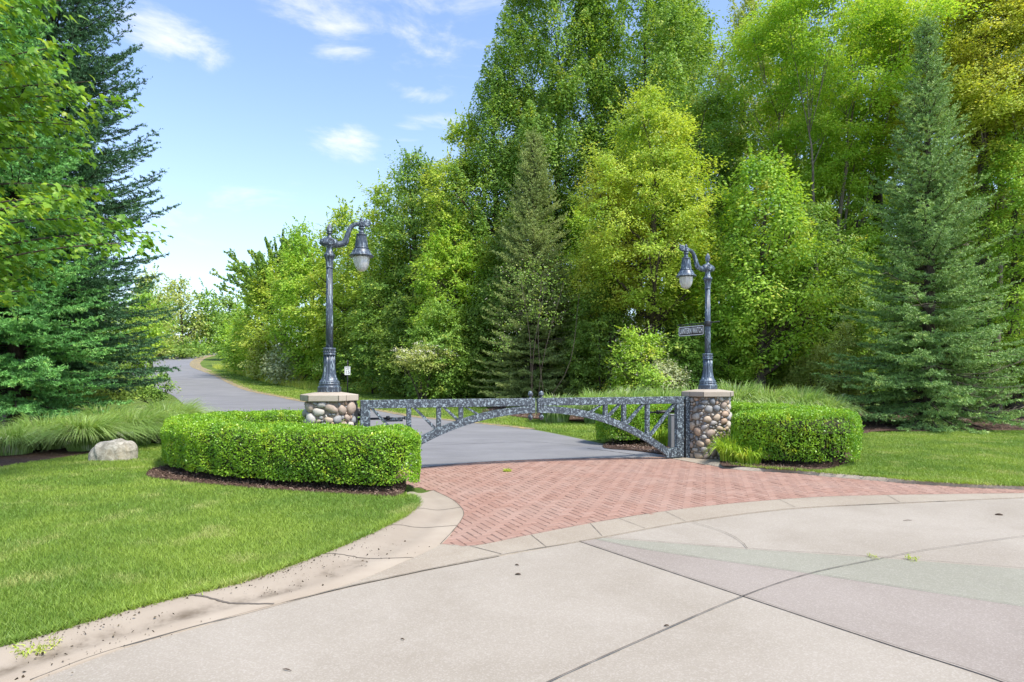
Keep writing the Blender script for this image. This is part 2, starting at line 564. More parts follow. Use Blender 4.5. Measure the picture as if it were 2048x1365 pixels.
def patina_mat(name, dark, light, amount, scale, stretch):
    def f(w):
        p = w.vmath('MULTIPLY', obj_co(w), stretch)
        n = w.noise(p, scale, 5, .68, .6)
        n2 = w.noise(p, scale * 3.1, 3, .6)
        k = w.rampf(w.math('ADD', n, w.math('MULTIPLY', w.math('SUBTRACT', n2, .5), .5)), amount, amount + .13)
        c = w.mix(k, (*dark, 1), (*light, 1))
        c = w.mix(w.math('MULTIPLY', w.rampf(n2, .5, .8), .3), c, (.13, .19, .23, 1))
        return principled(w, c, w.math('MULTIPLY_ADD', k, .35, .38), bump(w, n2, .15, .004), metal=0.0, spec=.5)
    return mat(name, f)


PATINA = patina_mat('verdigris_post_paint', (.045, .058, .08), (.34, .42, .47), .54, 9.0, (3.2, 3.2, .55))
PATINA_BLUE = patina_mat('bluish_verdigris_post_paint', (.05, .07, .10), (.32, .40, .46), .53, 9.0, (3.2, 3.2, .55))
PATINA_GATE = patina_mat('mottled_verdigris_gate', (.04, .048, .06), (.31, .38, .41), .50, 24.0, (1, 1, 1))
IRON = mat('black_iron', lambda w: principled(w, (.018, .018, .02), 0.45, spec=.5))
SIGN_BLACK = mat('sign_black', lambda w: principled(w, (.045, .03, .03), 0.5))
SIGN_WHITE = mat('sign_white', lambda w: principled(w, (.78, .78, .76), 0.5))
BOX_GREY = mat('grey_steel_box', lambda w: principled(w, w.mix(w.noise(obj_co(w), 6, 3), (.20, .20, .21, 1), (.26, .26, .27, 1)), 0.5))
STICKER_RED = mat('sticker_red', lambda w: principled(w, (.55, .08, .03), 0.5))


def globe_fn(w):
    p = obj_co(w)
    n = w.noise(w.vmath('MULTIPLY', p, (8, 8, .6)), 5, 3, .6)
    return principled(w, w.mix(w.rampf(n, .35, .7), (.62, .61, .56, 1), (.86, .86, .84, 1)), 0.16, spec=.6, **{'Transmission Weight': .35, 'Subsurface Weight': 0.0})


GLOBE = mat('frosted_prismatic_glass', globe_fn)


def boulder_fn(w):
    p = obj_co(w)
    n = w.noise(p, 9, 6, .7, .7)
    big = w.noise(p, 2.4, 4, .6)
    c = w.mix(w.rampf(n, .35, .65), (.25, .225, .175, 1), (.50, .46, .385, 1))
    c = w.mix(w.math('MULTIPLY', w.rampf(big, .5, .7), .55), c, (.34, .28, .18, 1))
    c = w.mix(w.math('MULTIPLY', w.rampf(w.noise(p, 38, 3, .7), .62, .72), .6), c, (.10, .09, .07, 1))
    return principled(w, c, 0.92, bump(w, n, .6, .03), spec=.2)


BOULDER = mat('weathered_fieldstone', boulder_fn)
FLOWER = mat('white_blossom', lambda w: principled(w, w.mix(w.n('ShaderNodeNewGeometry').outputs['Random Per Island'], (.56, .56, .40, 1), (.80, .78, .64, 1)), 0.7))
FLOWER_PINK = mat('blush_rose_blossom', lambda w: principled(w, w.mix(w.n('ShaderNodeNewGeometry').outputs['Random Per Island'], (.60, .48, .42, 1), (.80, .72, .65, 1)), 0.7))


# ------------------------------------------------------------------ the ground and the paving
def sheet(name, poly, z, m, kind='structure', step=None):
    """flat outline on the level ground near the gate"""
    mb = MB()
    P3 = [Vector((x, y, 0)) for x, y in poly]
    tri = tessellate_polygon([P3])
    V = np.array([[x, y, tz(y) + z] for x, y in poly])
    F = []
    for t in tri:
        a, b, c = (V[i] for i in t)
        F.append(t if np.cross(b - a, c - a)[2] > 0 else t[::-1])
    mb.add(V, F)
    o = mb.build(name, m)
    if kind: o['kind'] = kind
    return o


def px(lst, z=0.0):
    return np.array([ground(u, v, z) for u, v in lst])


def grid_ground():
    xs = np.r_[np.arange(-320, -60, 20), np.arange(-60, 60, 2.0), np.arange(60, 321, 20)]
    ys = np.r_[np.arange(-60, 0, 10), np.arange(0, 110, 1.0), np.arange(110, 420, 10)]
    X, Y = np.meshgrid(xs, ys)
    V = np.stack([X, Y, tz(Y)], -1).reshape(-1, 3)
    nx, ny = len(xs), len(ys)
    i = np.arange(ny - 1)[:, None] * nx + np.arange(nx - 1)[None]
    F = np.stack([i, i + 1, i + nx + 1, i + nx], -1).reshape(-1, 4)
    tag(MB().add(V, F).build('ground', LAWN), kind='structure')


grid_ground()

LAWN_Z = 0.06
# kerb line between left lawn and gutter, then gutter's inner edge
kerb_out = px([(-420, 1400), (-150, 1336), (0, 1298), (100, 1271), (250, 1226), (400, 1188), (480, 1168), (560, 1141), (650, 1107), (720, 1078), (780, 1049), (815, 1029), (831, 1013), (829, 1000), (812, 988)], LAWN_Z)
kerb_in = px([(-300, 1500), (-60, 1405), (60, 1367), (240, 1302), (400, 1256), (560, 1212), (640, 1190), (720, 1165), (800, 1130), (880, 1092), (908, 1062), (926, 1036), (924, 1020), (903, 1001), (868, 984)])
NK = 90
ko, ki = smooth_line(kerb_out, NK), smooth_line(kerb_in, NK)


def kerb_strip(name, A, B, prof, m, smooth=True):
    """prof: (share of the way from A to B, height)"""
    n = len(A)
    k = len(prof)
    V = np.zeros((n, k, 3))
    for j, (f, z) in enumerate(prof):
        V[:, j, :2] = A + (B - A) * f
        V[:, j, 2] = z + tz(V[:, j, 1])
    i = np.arange(n - 1)[:, None] * k + np.arange(k - 1)[None]
    F = np.stack([i, i + 1, i + k + 1, i + k], -1).reshape(-1, 4)
    a, b, c = V.reshape(-1, 3)[F[5, 0]], V.reshape(-1, 3)[F[5, 1]], V.reshape(-1, 3)[F[5, 2]]
    if np.cross(b - a, c - a)[2] < 0: F = F[:, ::-1]
    mb = MB().add(V.reshape(-1, 3), F, 0, smooth)
    o = mb.build(name, m)
    uv = o.data.uv_layers.new(name='across')
    li = np.zeros(len(o.data.loops), np.int32)
    o.data.loops.foreach_get('vertex_index', li)
    fr = np.array([p[0] for p in prof])
    U = np.stack([fr[li % k], (li // k) / (n - 1)], -1)
    uv.data.foreach_set('uv', U.astype(np.float32).reshape(-1))
    o['kind'] = 'structure'
    return o


kerb_strip('kerb', ko, ki, [(-.04, .0), (0, .055), (.04, .072), (.14, .074), (.26, .062), (.40, .034), (.52, .020), (.62, .016), (1.0, .017), (1.002, .0)], CURB_DIRTY)

# concrete triangle between kerb, brick and the round plaza
band_lo = px([(560, 1212), (700, 1176), (850, 1143), (1010, 1112), (1208, 1077), (1385, 1045), (1592, 1019), (1836, 1007), (2048, 998), (2400, 990), (2900, 984)])
band_up = px([(881, 1092), (943, 1096), (1060, 1073), (1190, 1048), (1300, 1030), (1409, 1015.5), (1530, 1004), (1653, 996), (1836, 992), (2048, 989), (2400, 984), (2900, 979)])
blo, bup = smooth_line(band_lo, 80), smooth_line(band_up, 80)
kerb_strip('concrete_band', bup, blo, [(-.002, 0), (0, .014), (1, .014), (1.002, 0)], CURB, False)
apron = [tuple(p) for p in px([(560, 1212), (640, 1188), (720, 1163), (800, 1128), (880, 1091), (915, 1094), (1000, 1115), (850, 1144), (700, 1177)])]
sheet('concrete_apron', apron, .0125, CURB)

# the round plaza: sheet runs to behind the camera
plaza_edge = [tuple(p) for p in blo] + [(40, 6), (40, -40), (-30, -40), (-12, 2.0)] + [tuple(p) for p in (ki + (ko - ki) * .15)[2:50:4]]
sheet('concrete_plaza', plaza_edge, .004, PLAZA)
w_apex = [(1160, 1086)]
mauve = px([(1160, 1086), (1190, 1081), (1300, 1103), (1622, 1151.6), (2048, 1217), (2300, 1258), (2300, 1490), (1994, 1365), (1775, 1292), (1488, 1196)])
green = px([(1190, 1080.5), (1208, 1079), (1495, 1101), (1769, 1120), (2048, 1142), (2300, 1160), (2300, 1258), (2048, 1217), (1622, 1151.6), (1300, 1103)])
sheet('mauve_paving_wedge', [tuple(p) for p in mauve], .008, PLAZA_MAUVE)
sheet('sage_paving_wedge', [tuple(p) for p in green], .008, PLAZA_GREEN)


def joint(mb, pts, w, z, jitter=0.0, pxs=True):
    P = px(pts) if pxs else np.array(pts)
    P = smooth_line(P, max(8, int(np.linalg.norm(np.diff(P, axis=0), axis=1).sum() * 14)))
    if jitter:
        P[1:-1] += rng.normal(0, jitter, (len(P) - 2, 2))
    T = np.gradient(P, axis=0); T /= np.linalg.norm(T, axis=1)[:, None]
    N = np.stack([-T[:, 1], T[:, 0]], -1)
    ww = w * rng.uniform(.55, 1.15, len(P))[:, None] / 2
    n = len(P)
    V = np.concatenate([np.c_[P + N * ww, tz(P[:, 1]) + z], np.c_[P - N * ww, tz(P[:, 1]) + z]])
    i = np.arange(n - 1)
    mb.add(V, np.stack([i + 1, i, i + n, i + n + 1], -1))


jm = MB()
joint(jm, [(1080, 1384), (1111, 1365), (1300, 1277), (1488, 1196), (1622, 1151), (1769, 1120)], .009, .0175)
joint(jm, [(1769, 1120), (1860, 1102), (2048, 1075), (2200, 1058)], .006, .0175)
joint(jm, [(1160, 1086), (1488, 1196), (1775, 1292), (1994, 1365), (2200, 1450)], .007, .0175)
joint(jm, [(1190, 1081), (1300, 1103), (1622, 1151.6), (2048, 1217), (2250, 1250)], .005, .0175)
joint(jm, [(1208, 1079), (1495, 1101), (1769, 1120), (2048, 1142), (2250, 1157)], .008, .0175)
joint(jm, [(1385, 1047), (1440, 1064), (1478, 1083), (1495, 1101)], .007, .0175, .003)
joint(jm, [(60, 1367), (240, 1302), (560, 1213), (700, 1177), (850, 1144), (1010, 1112.5), (1208, 1077.5), (1385, 1045.5), (1592, 1019.5), (1836, 1007.3), (2048, 998.3)], .006, .0185)
joint(jm, [(940, 1096.5), (1003, 1113)], .009, .0185)
joint(jm, [(868, 984.5), (903, 1001.5), (924, 1020.5), (926, 1037), (908, 1063), (881, 1092.5)], .008, .0195)
joint(jm, [(881, 1092.5), (943, 1096.3), (1060, 1073), (1190, 1048.3), (1409, 1015.8), (1653, 996.3), (1836, 992.2), (2048, 989.2)], .006, .0195)
for a, b in (((1062, 1073), (1093, 1098)), ((1238, 1040), (1290, 1060)), ((1330, 1026), (1371, 1046)), ((1560, 1003), (1590, 1018)), ((1775, 993.5), (1800, 1008)), ((1180, 1050), (1204, 1076))):
    joint(jm, [a, b], .006, .0185)
tag(jm.build('paving_joints', JOINT), kind='structure')
km = MB()
for i, f in ((27, 1), (45, 1), (61, 1), (73, 1)):
    fr = np.array([0, .04, .14, .26, .4, .52, .62, 1.0]); hz = np.array([.057, .075, .077, .065, .037, .023, .0195, .0195])
    A, B = ko[i], ki[i]
    t = np.linspace(0, 1, 30)
    P = A + (B - A) * t[:, None] + rng.normal(0, .003, (30, 2))
    T = (B - A) / np.linalg.norm(B - A); N = np.array([-T[1], T[0]])
    ww = (.011 if i == 27 else .005)
    zz = np.interp(t, fr, hz)
    V = np.concatenate([np.c_[P + N * ww, zz], np.c_[P - N * ww, zz]])
    j = np.arange(29)
    km.add(V, np.stack([j, j + 1, j + 31, j + 30], -1))
tag(km.build('kerb_joints', JOINT), kind='structure')

# right-hand kerb
rk_lo = px([(1409, 930), (1476, 941.5), (1586, 948), (1653, 955), (1745, 963), (1836, 970.7), (1940, 976), (2048, 980), (2400, 990), (2900, 998)])
rk_up = px([(1440, 925), (1500, 935), (1590, 941), (1655, 947), (1745, 954), (1830, 962), (1940, 968.5), (2048, 972.5), (2400, 981), (2900, 988)], LAWN_Z)
rku, rkl = smooth_line(rk_up, 60), smooth_line(rk_lo, 60)
kerb_strip('kerb', rku, rkl, [(-.06, 0), (0, .05), (.08, .066), (.55, .058), (.85, .022), (1.0, .018), (1.002, 0)], CURB)
sheet('pillar_footing_slab', [tuple(p) for p in px([(1326, 916), (1362, 908), (1420, 912), (1447, 926), (1412, 932), (1370, 924)])], .0165, CURB)
jm2 = MB()
for u, v0, v1 in ((1655, 947, 955), (1897, 966, 974), (1770, 956.5, 965)):
    a, b = ground(u + 8, v0, .06), ground(u, v1)
    P = np.linspace(a, b, 8)
    zz = np.interp(np.linspace(0, 1, 8), [0, .08, .55, .85, 1], [.052, .069, .061, .025, .021])
    V = np.concatenate([np.c_[P + [.008, 0], zz], np.c_[P - [.008, 0], zz]])
    j = np.arange(7)
    jm2.add(V, np.stack([j + 1, j, j + 8, j + 9], -1))
tag(jm2.build('kerb_joints', JOINT), kind='structure')

# brick apron in herringbone: every paver is modelled; neighbours overlap its rim
brick_poly = np.concatenate([px([(881, 1092), (908, 1062), (926, 1036), (924, 1020), (903, 1001), (868, 984), (836, 976), (800, 960), (770, 938), (846, 929), (952, 920), (1105, 913), (1287, 911), (1335, 911), (1409, 930), (1476, 941.5), (1586, 948), (1653, 955), (1836, 970.7), (2048, 980), (2400, 988), (2900, 991)]), bup[::-1][3:-2]])


def bricks():
    mb = MB()
    L, W, g = .19, .095, .009
    ang = R(27)
    c, s = math.cos(ang), math.sin(ang)
    ctr = np.array([1.5, 9.0])
    n = 90
    cells = []
    for i in range(-n, n):
        for j in range(-n, n):
            k = (i - j) % 4
            if k == 0: cells.append(((i + 1) * W, (j + .5) * W, True))
            elif k == 3: cells.append(((i + .5) * W, (j + 1) * W, False))
    C = np.array([(a, b) for a, b, _ in cells])
    horiz = np.array([h for *_, h in cells])
    Wd = C @ np.array([[c, s], [-s, c]]) + ctr
    d = brick_poly.mean(axis=0)
    keep = np.zeros(len(Wd), bool)
    for dx, dy in ((0, 0), (.07, 0), (-.07, 0), (0, .07), (0, -.07)):
        keep |= inside(brick_poly, Wd[:, 0] + dx, Wd[:, 1] + dy)
    keep &= Wd[:, 0] < 11
    Wd, horiz = Wd[keep], horiz[keep]
    hl = np.where(horiz, L / 2, W / 2) - g / 2
    hw = np.where(horiz, W / 2, L / 2) - g / 2
    b = .006
    V = []
    for (sh, z) in ((0, -.02), (0, .0045), (b, .0105)):
        for sx, sy in ((-1, -1), (1, -1), (1, 1), (-1, 1)):
            lx, ly = sx * (hl - sh), sy * (hw - sh)
            V.append(np.stack([Wd[:, 0] + lx * c - ly * s, Wd[:, 1] + lx * s + ly * c, np.full(len(Wd), z)], -1))
    V = np.stack(V, 1)
    V[:, :, 2] += rng.normal(0, .0012, len(Wd))[:, None] + rng.normal(0, .0008, (len(Wd), 12))
    base = np.arange(len(Wd))[:, None] * 12
    F = []
    for k in (0, 4):
        for i in range(4):
            j = (i + 1) % 4
            F.append(np.concatenate([base + k + i, base + k + j, base + k + 4 + j, base + k + 4 + i], 1))
    F.append(np.concatenate([base + 8, base + 9, base + 10, base + 11], 1))
    mb.add(V.reshape(-1, 3), np.stack(F, 1).reshape(-1, 4))
    tag(mb.build('brick_paving', BRICK), kind='structure')
    sheet('paving_sand', [tuple(p) for p in brick_poly if p[0] < 12.5], .0035, SAND)


bricks()

# asphalt drive that climbs and bends away to the left
road_r = np.concatenate([px([(1290, 903), (1209, 890), (1130, 873), (1041, 857), (909, 843), (822, 834), (746, 821), (605, 804), (560, 795), (500, 783), (470, 772), (430, 752), (400, 741), (383, 733)]), [(-41.5, 78), (-45, 88), (-45, 100)]])
road_l = np.array([(-2.75, 11.55), (-3.4, 12.6), (-5.5, 15.2), (-7.6, 17.7), (-9.8, 20.3), (-12, 23.4), (-14.6, 27), (-19.5, 34.5), (-23, 39), (-27, 44.5), (-31, 50), (-37, 57), (-42, 63), (-46, 69), (-52, 79), (-55, 89), (-56, 101)])


def road():
    n = 110
    A, B = smooth_line(road_l, n), smooth_line(road_r, n)
    # front edge follows the brick line
    k = 12
    f = np.linspace(0, 1, k + 1)
    V = A[:, None] + (B - A)[:, None] * f[None, :, None]
    V3 = np.concatenate([V, (tz(V[..., 1]) + .0155)[..., None]], -1)
    i = np.arange(n - 1)[:, None] * (k + 1) + np.arange(k)[None]
    F = np.stack([i, i + 1, i + k + 2, i + k + 1], -1).reshape(-1, 4)
    tag(MB().add(V3.reshape(-1, 3), F, 0, True).build('asphalt_road', ASPHALT), kind='structure')
    # front wedge down to the brick line
    mb = MB()
    edge = smooth_line(px([(700, 935), (790, 940), (846, 937), (952, 927), (1105, 920), (1287, 917), (1332, 915)]), k + 1)
    V = np.concatenate([np.c_[edge, np.full(k + 1, .0155)], V3[0]])
    j = np.arange(k)
    mb.add(V, np.stack([j, j + 1, j + k + 2, j + k + 1], -1))
    tag(mb.build('asphalt_road', ASPHALT), kind='structure')
    # tar seams and the crumbled grass verge
    sm = MB()
    joint(sm, [(855, 893), (930, 890), (1060, 886), (1160, 893)], .02, .0195, .01)
    joint(sm, [(1175, 899), (1230, 906), (1270, 911)], .03, .0195, .012)
    tag(sm.build('tar_seams', ASPHALT_SEAM), kind='structure')
    vm = MB()
    Bq = B[6:100]
    T = np.gradient(Bq, axis=0); T /= np.linalg.norm(T, axis=1)[:, None]
    N = np.stack([T[:, 1], -T[:, 0]], -1)
    wv = (.10 + .012 * Bq[:, 1] + rng.uniform(0, .12, len(Bq)))[:, None]
    V = np.concatenate([np.c_[Bq - N * .12, tz(Bq[:, 1]) + .021], np.c_[Bq + N * wv, tz((Bq + N * wv)[:, 1]) + .009]])
    m = len(Bq); j = np.arange(m - 1)
    vm.add(V, np.stack([j, j + m, j + m + 1, j + 1], -1))
    verge = mat('straw_verge', lambda w: principled(w, w.mix(w.rampf(w.noise(pos(w), 5, 5, .7), .4, .62), (.16, .14, .115, 1), (.36, .27, .10, 1)), .95))
    tag(vm.build('road_verge', verge), kind='structure')


road()

# lawns, raised a little over the paving
lawn_left_edge = [tuple(p) for p in ko] + [tuple(p) for p in px([(800, 985), (700, 978), (560, 965), (420, 940), (330, 905)], LAWN_Z)] + [(-6.6, 13.2), (-10, 14.5), (-20, 15), (-30, 10), (-30, -6), (-7, -6)]
sheet('lawn', lawn_left_edge, LAWN_Z, LAWN)
lawn_right_edge = [tuple(p) for p in rku] + [(30, 12), (30, 19), (17, 18.6)] + [tuple(p) for p in px([(2048, 862), (1900, 863), (1720, 866), (1640, 880), (1560, 905), (1470, 925)], LAWN_Z)]
sheet('lawn', lawn_right_edge, LAWN_Z, LAWN)
# bare soil lip where the turf was cut along the kerb
lip = MB()
A = ko[4:80]
T = np.gradient(A, axis=0); T /= np.linalg.norm(T, axis=1)[:, None]
N = np.stack([-T[:, 1], T[:, 0]], -1)
wd = (.025 + .035 * rng.random(len(A)))[:, None]
m = len(A); j = np.arange(m - 1)
V = np.concatenate([np.c_[A - N * .012, np.full(m, .079)], np.c_[A + N * wd, np.full(m, .068)]])
lip.add(V, np.stack([j, j + 1, j + m + 1, j + m], -1))
tag(lip.build('soil_lip', SOIL), kind='structure')

# mulch beds
bed_hedge_left = px([(292, 952), (318, 935), (420, 925), (620, 935), (790, 950), (812, 968), (806, 988), (790, 994), (640, 987), (520, 979), (420, 970), (330, 961)], LAWN_Z)
bed_grass_left = np.concatenate([px([(-300, 950), (-60, 943), (0, 934), (90, 921), (165, 911), (262, 893), (330, 880)], LAWN_Z), [(-5.9, 13.6), (-5.6, 15.2), (-9.5, 19.6), (-13, 24), (-26, 26), (-30, 14)]])
bed_hedge_right = px([(1440, 929), (1480, 934), (1560, 940), (1640, 942), (1690, 930), (1709, 912), (1690, 890), (1600, 880), (1470, 900)], LAWN_Z)
bed_spruce_right = np.concatenate([px([(1690, 866), (1760, 862), (1850, 864), (1960, 861), (2048, 862), (2300, 864)], LAWN_Z), [(24, 24), (9.2, 23.5)]])
bed_far = px([(965, 822), (1010, 832), (1060, 838), (1130, 842), (1210, 850), (1300, 858), (1400, 850), (1500, 830), (1500, 800), (1100, 800)], 0.0)
bed_gate = px([(1205, 896), (1262, 903), (1330, 911), (1350, 905), (1360, 880), (1250, 872)], 0.0)
for p, z in ((bed_hedge_left, .069), (bed_grass_left, .071), (bed_hedge_right, .067), (bed_spruce_right, .0705)):
    sheet('mulch_bed', [tuple(q) for q in smooth_line(p, 60, True)[:-1]], z, MULCH)
for p, z in ((bed_far, .03), (bed_gate, .031)):
    sheet('mulch_bed', [tuple(q) for q in smooth_line(p, 40, True)[:-1]], z, MULCH)


def scatter_in(poly, n):
    lo, hi = poly.min(0), poly.max(0)
    out = np.zeros((0, 2))
    while len(out) < n:
        P = rng.uniform(lo, hi, (n * 3, 2))
        out = np.concatenate([out, P[inside(poly, P[:, 0], P[:, 1])]])
    return out[:n]


def rand_unit(n):
    v = rng.normal(size=(n, 3))
    return v / np.linalg.norm(v, axis=1)[:, None]


def norm(v):
    return v / (np.linalg.norm(v, axis=1)[:, None] + 1e-9)


def chips(mb, P, z, ln=.035, wd=.012, up=.35):
    n = len(P)
    a = rand_unit(n); a[:, 2] *= up; a = norm(a)
    b = norm(np.cross(a, norm(np.array([0, 0, 1.0]) + rng.normal(0, .45, (n, 3)))))
    l = (ln * rng.uniform(.4, 1.3, n))[:, None]
    w = (wd * rng.uniform(.5, 1.3, n))[:, None]
    C = np.c_[P, tz(P[:, 1]) + z + rng.uniform(0, .025, n)]
    V = np.stack([C - a * l / 2 - b * w / 2, C + a * l / 2 - b * w / 2 * .7, C + a * l / 2 + b * w / 2, C - a * l / 2 + b * w / 2 * .8], 1)
    mb.add(V.reshape(-1, 3), np.arange(n * 4).reshape(-1, 4))


cm = MB()
for poly, n in ((bed_hedge_left, 9000), (bed_grass_left, 9000), (bed_hedge_right, 3500)):
    chips(cm, scatter_in(smooth_line(poly, 60, True), n), .075)
chips(cm, scatter_in(bed_spruce_right, 5000), .075, .05, .02)
tag(cm.build('mulch', CHIPS), kind='stuff')
cm = MB()
chips(cm, scatter_in(bed_far, 5000), .035, .07, .03)
chips(cm, scatter_in(bed_gate, 1200), .035, .05, .02)
tag(cm.build('mulch', CHIPS_OLD), kind='stuff')


# ------------------------------------------------------------------ turf
def blades(mb, P, z, h, w, lean=.55):
    n = len(P)
    base = np.c_[P, tz(P[:, 1]) + z]
    th = rng.uniform(0, 2 * np.pi, n)
    hh = h * rng.uniform(.5, 1.25, n)
    side = np.stack([np.cos(th), np.sin(th), np.zeros(n)], -1) * (w * rng.uniform(.6, 1.3, n))[:, None]
    ln = rng.normal(0, lean, (n, 2)) * hh[:, None]
    tip = base + np.c_[ln, hh]
    mb.add(np.stack([base - side, base + side, tip], 1).reshape(-1, 3), np.arange(n * 3).reshape(-1, 3))


def turf(name, poly, z, dens, dmin, dmax, h, w, ref=5.0, avoid=()):
    """density falls with distance so the sward looks equally full"""
    lo, hi = poly.min(0), poly.max(0)
    lo[1] = max(lo[1], dmin); hi[1] = min(hi[1], dmax)
    mb = MB()
    y = lo[1]
    while y < hi[1]:
        y2 = min(y + .5, hi[1])
        dn = dens * min(1.6, (ref / y) ** 1.7)
        half = .95 * y2 + .6
        x0, x1 = max(lo[0], -half), min(hi[0], half)
        if x1 > x0:
            n = int(dn * (x1 - x0) * (y2 - y))
            P = np.c_[rng.uniform(x0, x1, n), rng.uniform(y, y2, n)]
            k = inside(poly, P[:, 0], P[:, 1])
            for a in avoid:
                k &= ~inside(a, P[:, 0], P[:, 1])
            g = max(1.0, (y / ref) ** .8)
            blades(mb, P[k], z, h * (1 + .12 * (g - 1)), w * g)
        y = y2
    tag(mb.build(name, LEAF['turf']), kind='stuff')


ll = np.array(lawn_left_edge)
turf('grass', ll, LAWN_Z, 11000, 2.5, 15, .034, .0026, 5.0, (smooth_line(bed_hedge_left, 60, True), smooth_line(bed_grass_left, 60, True)))
turf('grass', np.array(lawn_right_edge), LAWN_Z, 4200, 8, 19.5, .036, .0045, 11.0, (smooth_line(bed_hedge_right, 60, True), smooth_line(bed_spruce_right, 60, True)))
verge_poly = np.concatenate([road_r[1:15] + [0.25, 0.05], px([(425, 722), (520, 757), (640, 775), (760, 786), (960, 800), (980, 826), (1060, 840), (1130, 843), (1205, 852), (1240, 880)])])
turf('grass', verge_poly, 0.0, 700, 13, 60, .06, .012, 20.0)

eb = MB()
for line, lo, hi, n in ((ko, 3, NK - 4, 9000), (rku, 2, 58, 5000)):
    i = rng.uniform(lo, hi, n)
    q = np.stack([np.interp(i, np.arange(len(line)), line[:, k]) for k in (0, 1)], -1)
    q += rng.normal(0, .022, (n, 2)) + (np.sin(i * 5.1) * .012 + np.sin(i * 13.7) * .012)[:, None]
    blades(eb, q, LAWN_Z, .05, .0045, .7)
tag(eb.build('grass', LEAF['turf']), kind='stuff')

# ------------------------------------------------------------------ gate pillars
PL = np.array([-2.954, 9.71])
PR = np.array([3.914, 12.0])
GD = (PR - PL) / np.linalg.norm(PR - PL)                     # along the gate
GA = math.atan2(GD[1], GD[0])
GC = PL + (PR - PL) * .493                                   # where the leaves meet
CAP_LO, CAP_HI, CAP_TOP = 1.222, 1.322, 1.362


def hexagon(s, rot):
    """corner points, a face normal pointing at angle rot"""
    r = s
    return [(r * math.cos(rot + R(30) + k * R(60)), r * math.sin(rot + R(30) + k * R(60))) for k in range(6)]


def stone_mesh(rx, rz, dep, rot, seed):
    """a smooth rounded cobble lying in the local xz plane, sticking out along -y"""
    r_ = np.random.default_rng(seed)
    nu, nv = 14, 9
    th = np.linspace(0, 2 * np.pi, nu, endpoint=False)
    ph = np.linspace(-np.pi / 2, np.pi / 2, nv)
    e = r_.uniform(.72, .95)
    P = []
    a1, a2, a3 = r_.uniform(0, 6.28, 3)
    for p in ph:
        cp = math.cos(p)
        lump = 1 + .07 * np.cos(2 * th + a1) + .06 * np.cos(3 * th + a2) + .03 * np.cos(5 * th + a3)
        x = np.sign(np.cos(th)) * np.abs(np.cos(th)) ** e * cp ** .8 * rx * lump
        z = np.sign(np.sin(th)) * np.abs(np.sin(th)) ** e * cp ** .8 * rz * lump
        y = np.full(nu, -math.copysign(abs(math.sin(p)) ** .9, p) * dep)
        P.append(np.stack([x * math.cos(rot) - z * math.sin(rot), y, x * math.sin(rot) + z * math.cos(rot)], -1))
    V = np.concatenate(P)
    i = np.arange(nv - 1)[:, None] * nu
    k = np.arange(nu)[None]
    kk = (k + 1) % nu
    F = np.stack([i + k, i + nu + k, i + nu + kk, i + kk], -1).reshape(-1, 4)
    return V, F


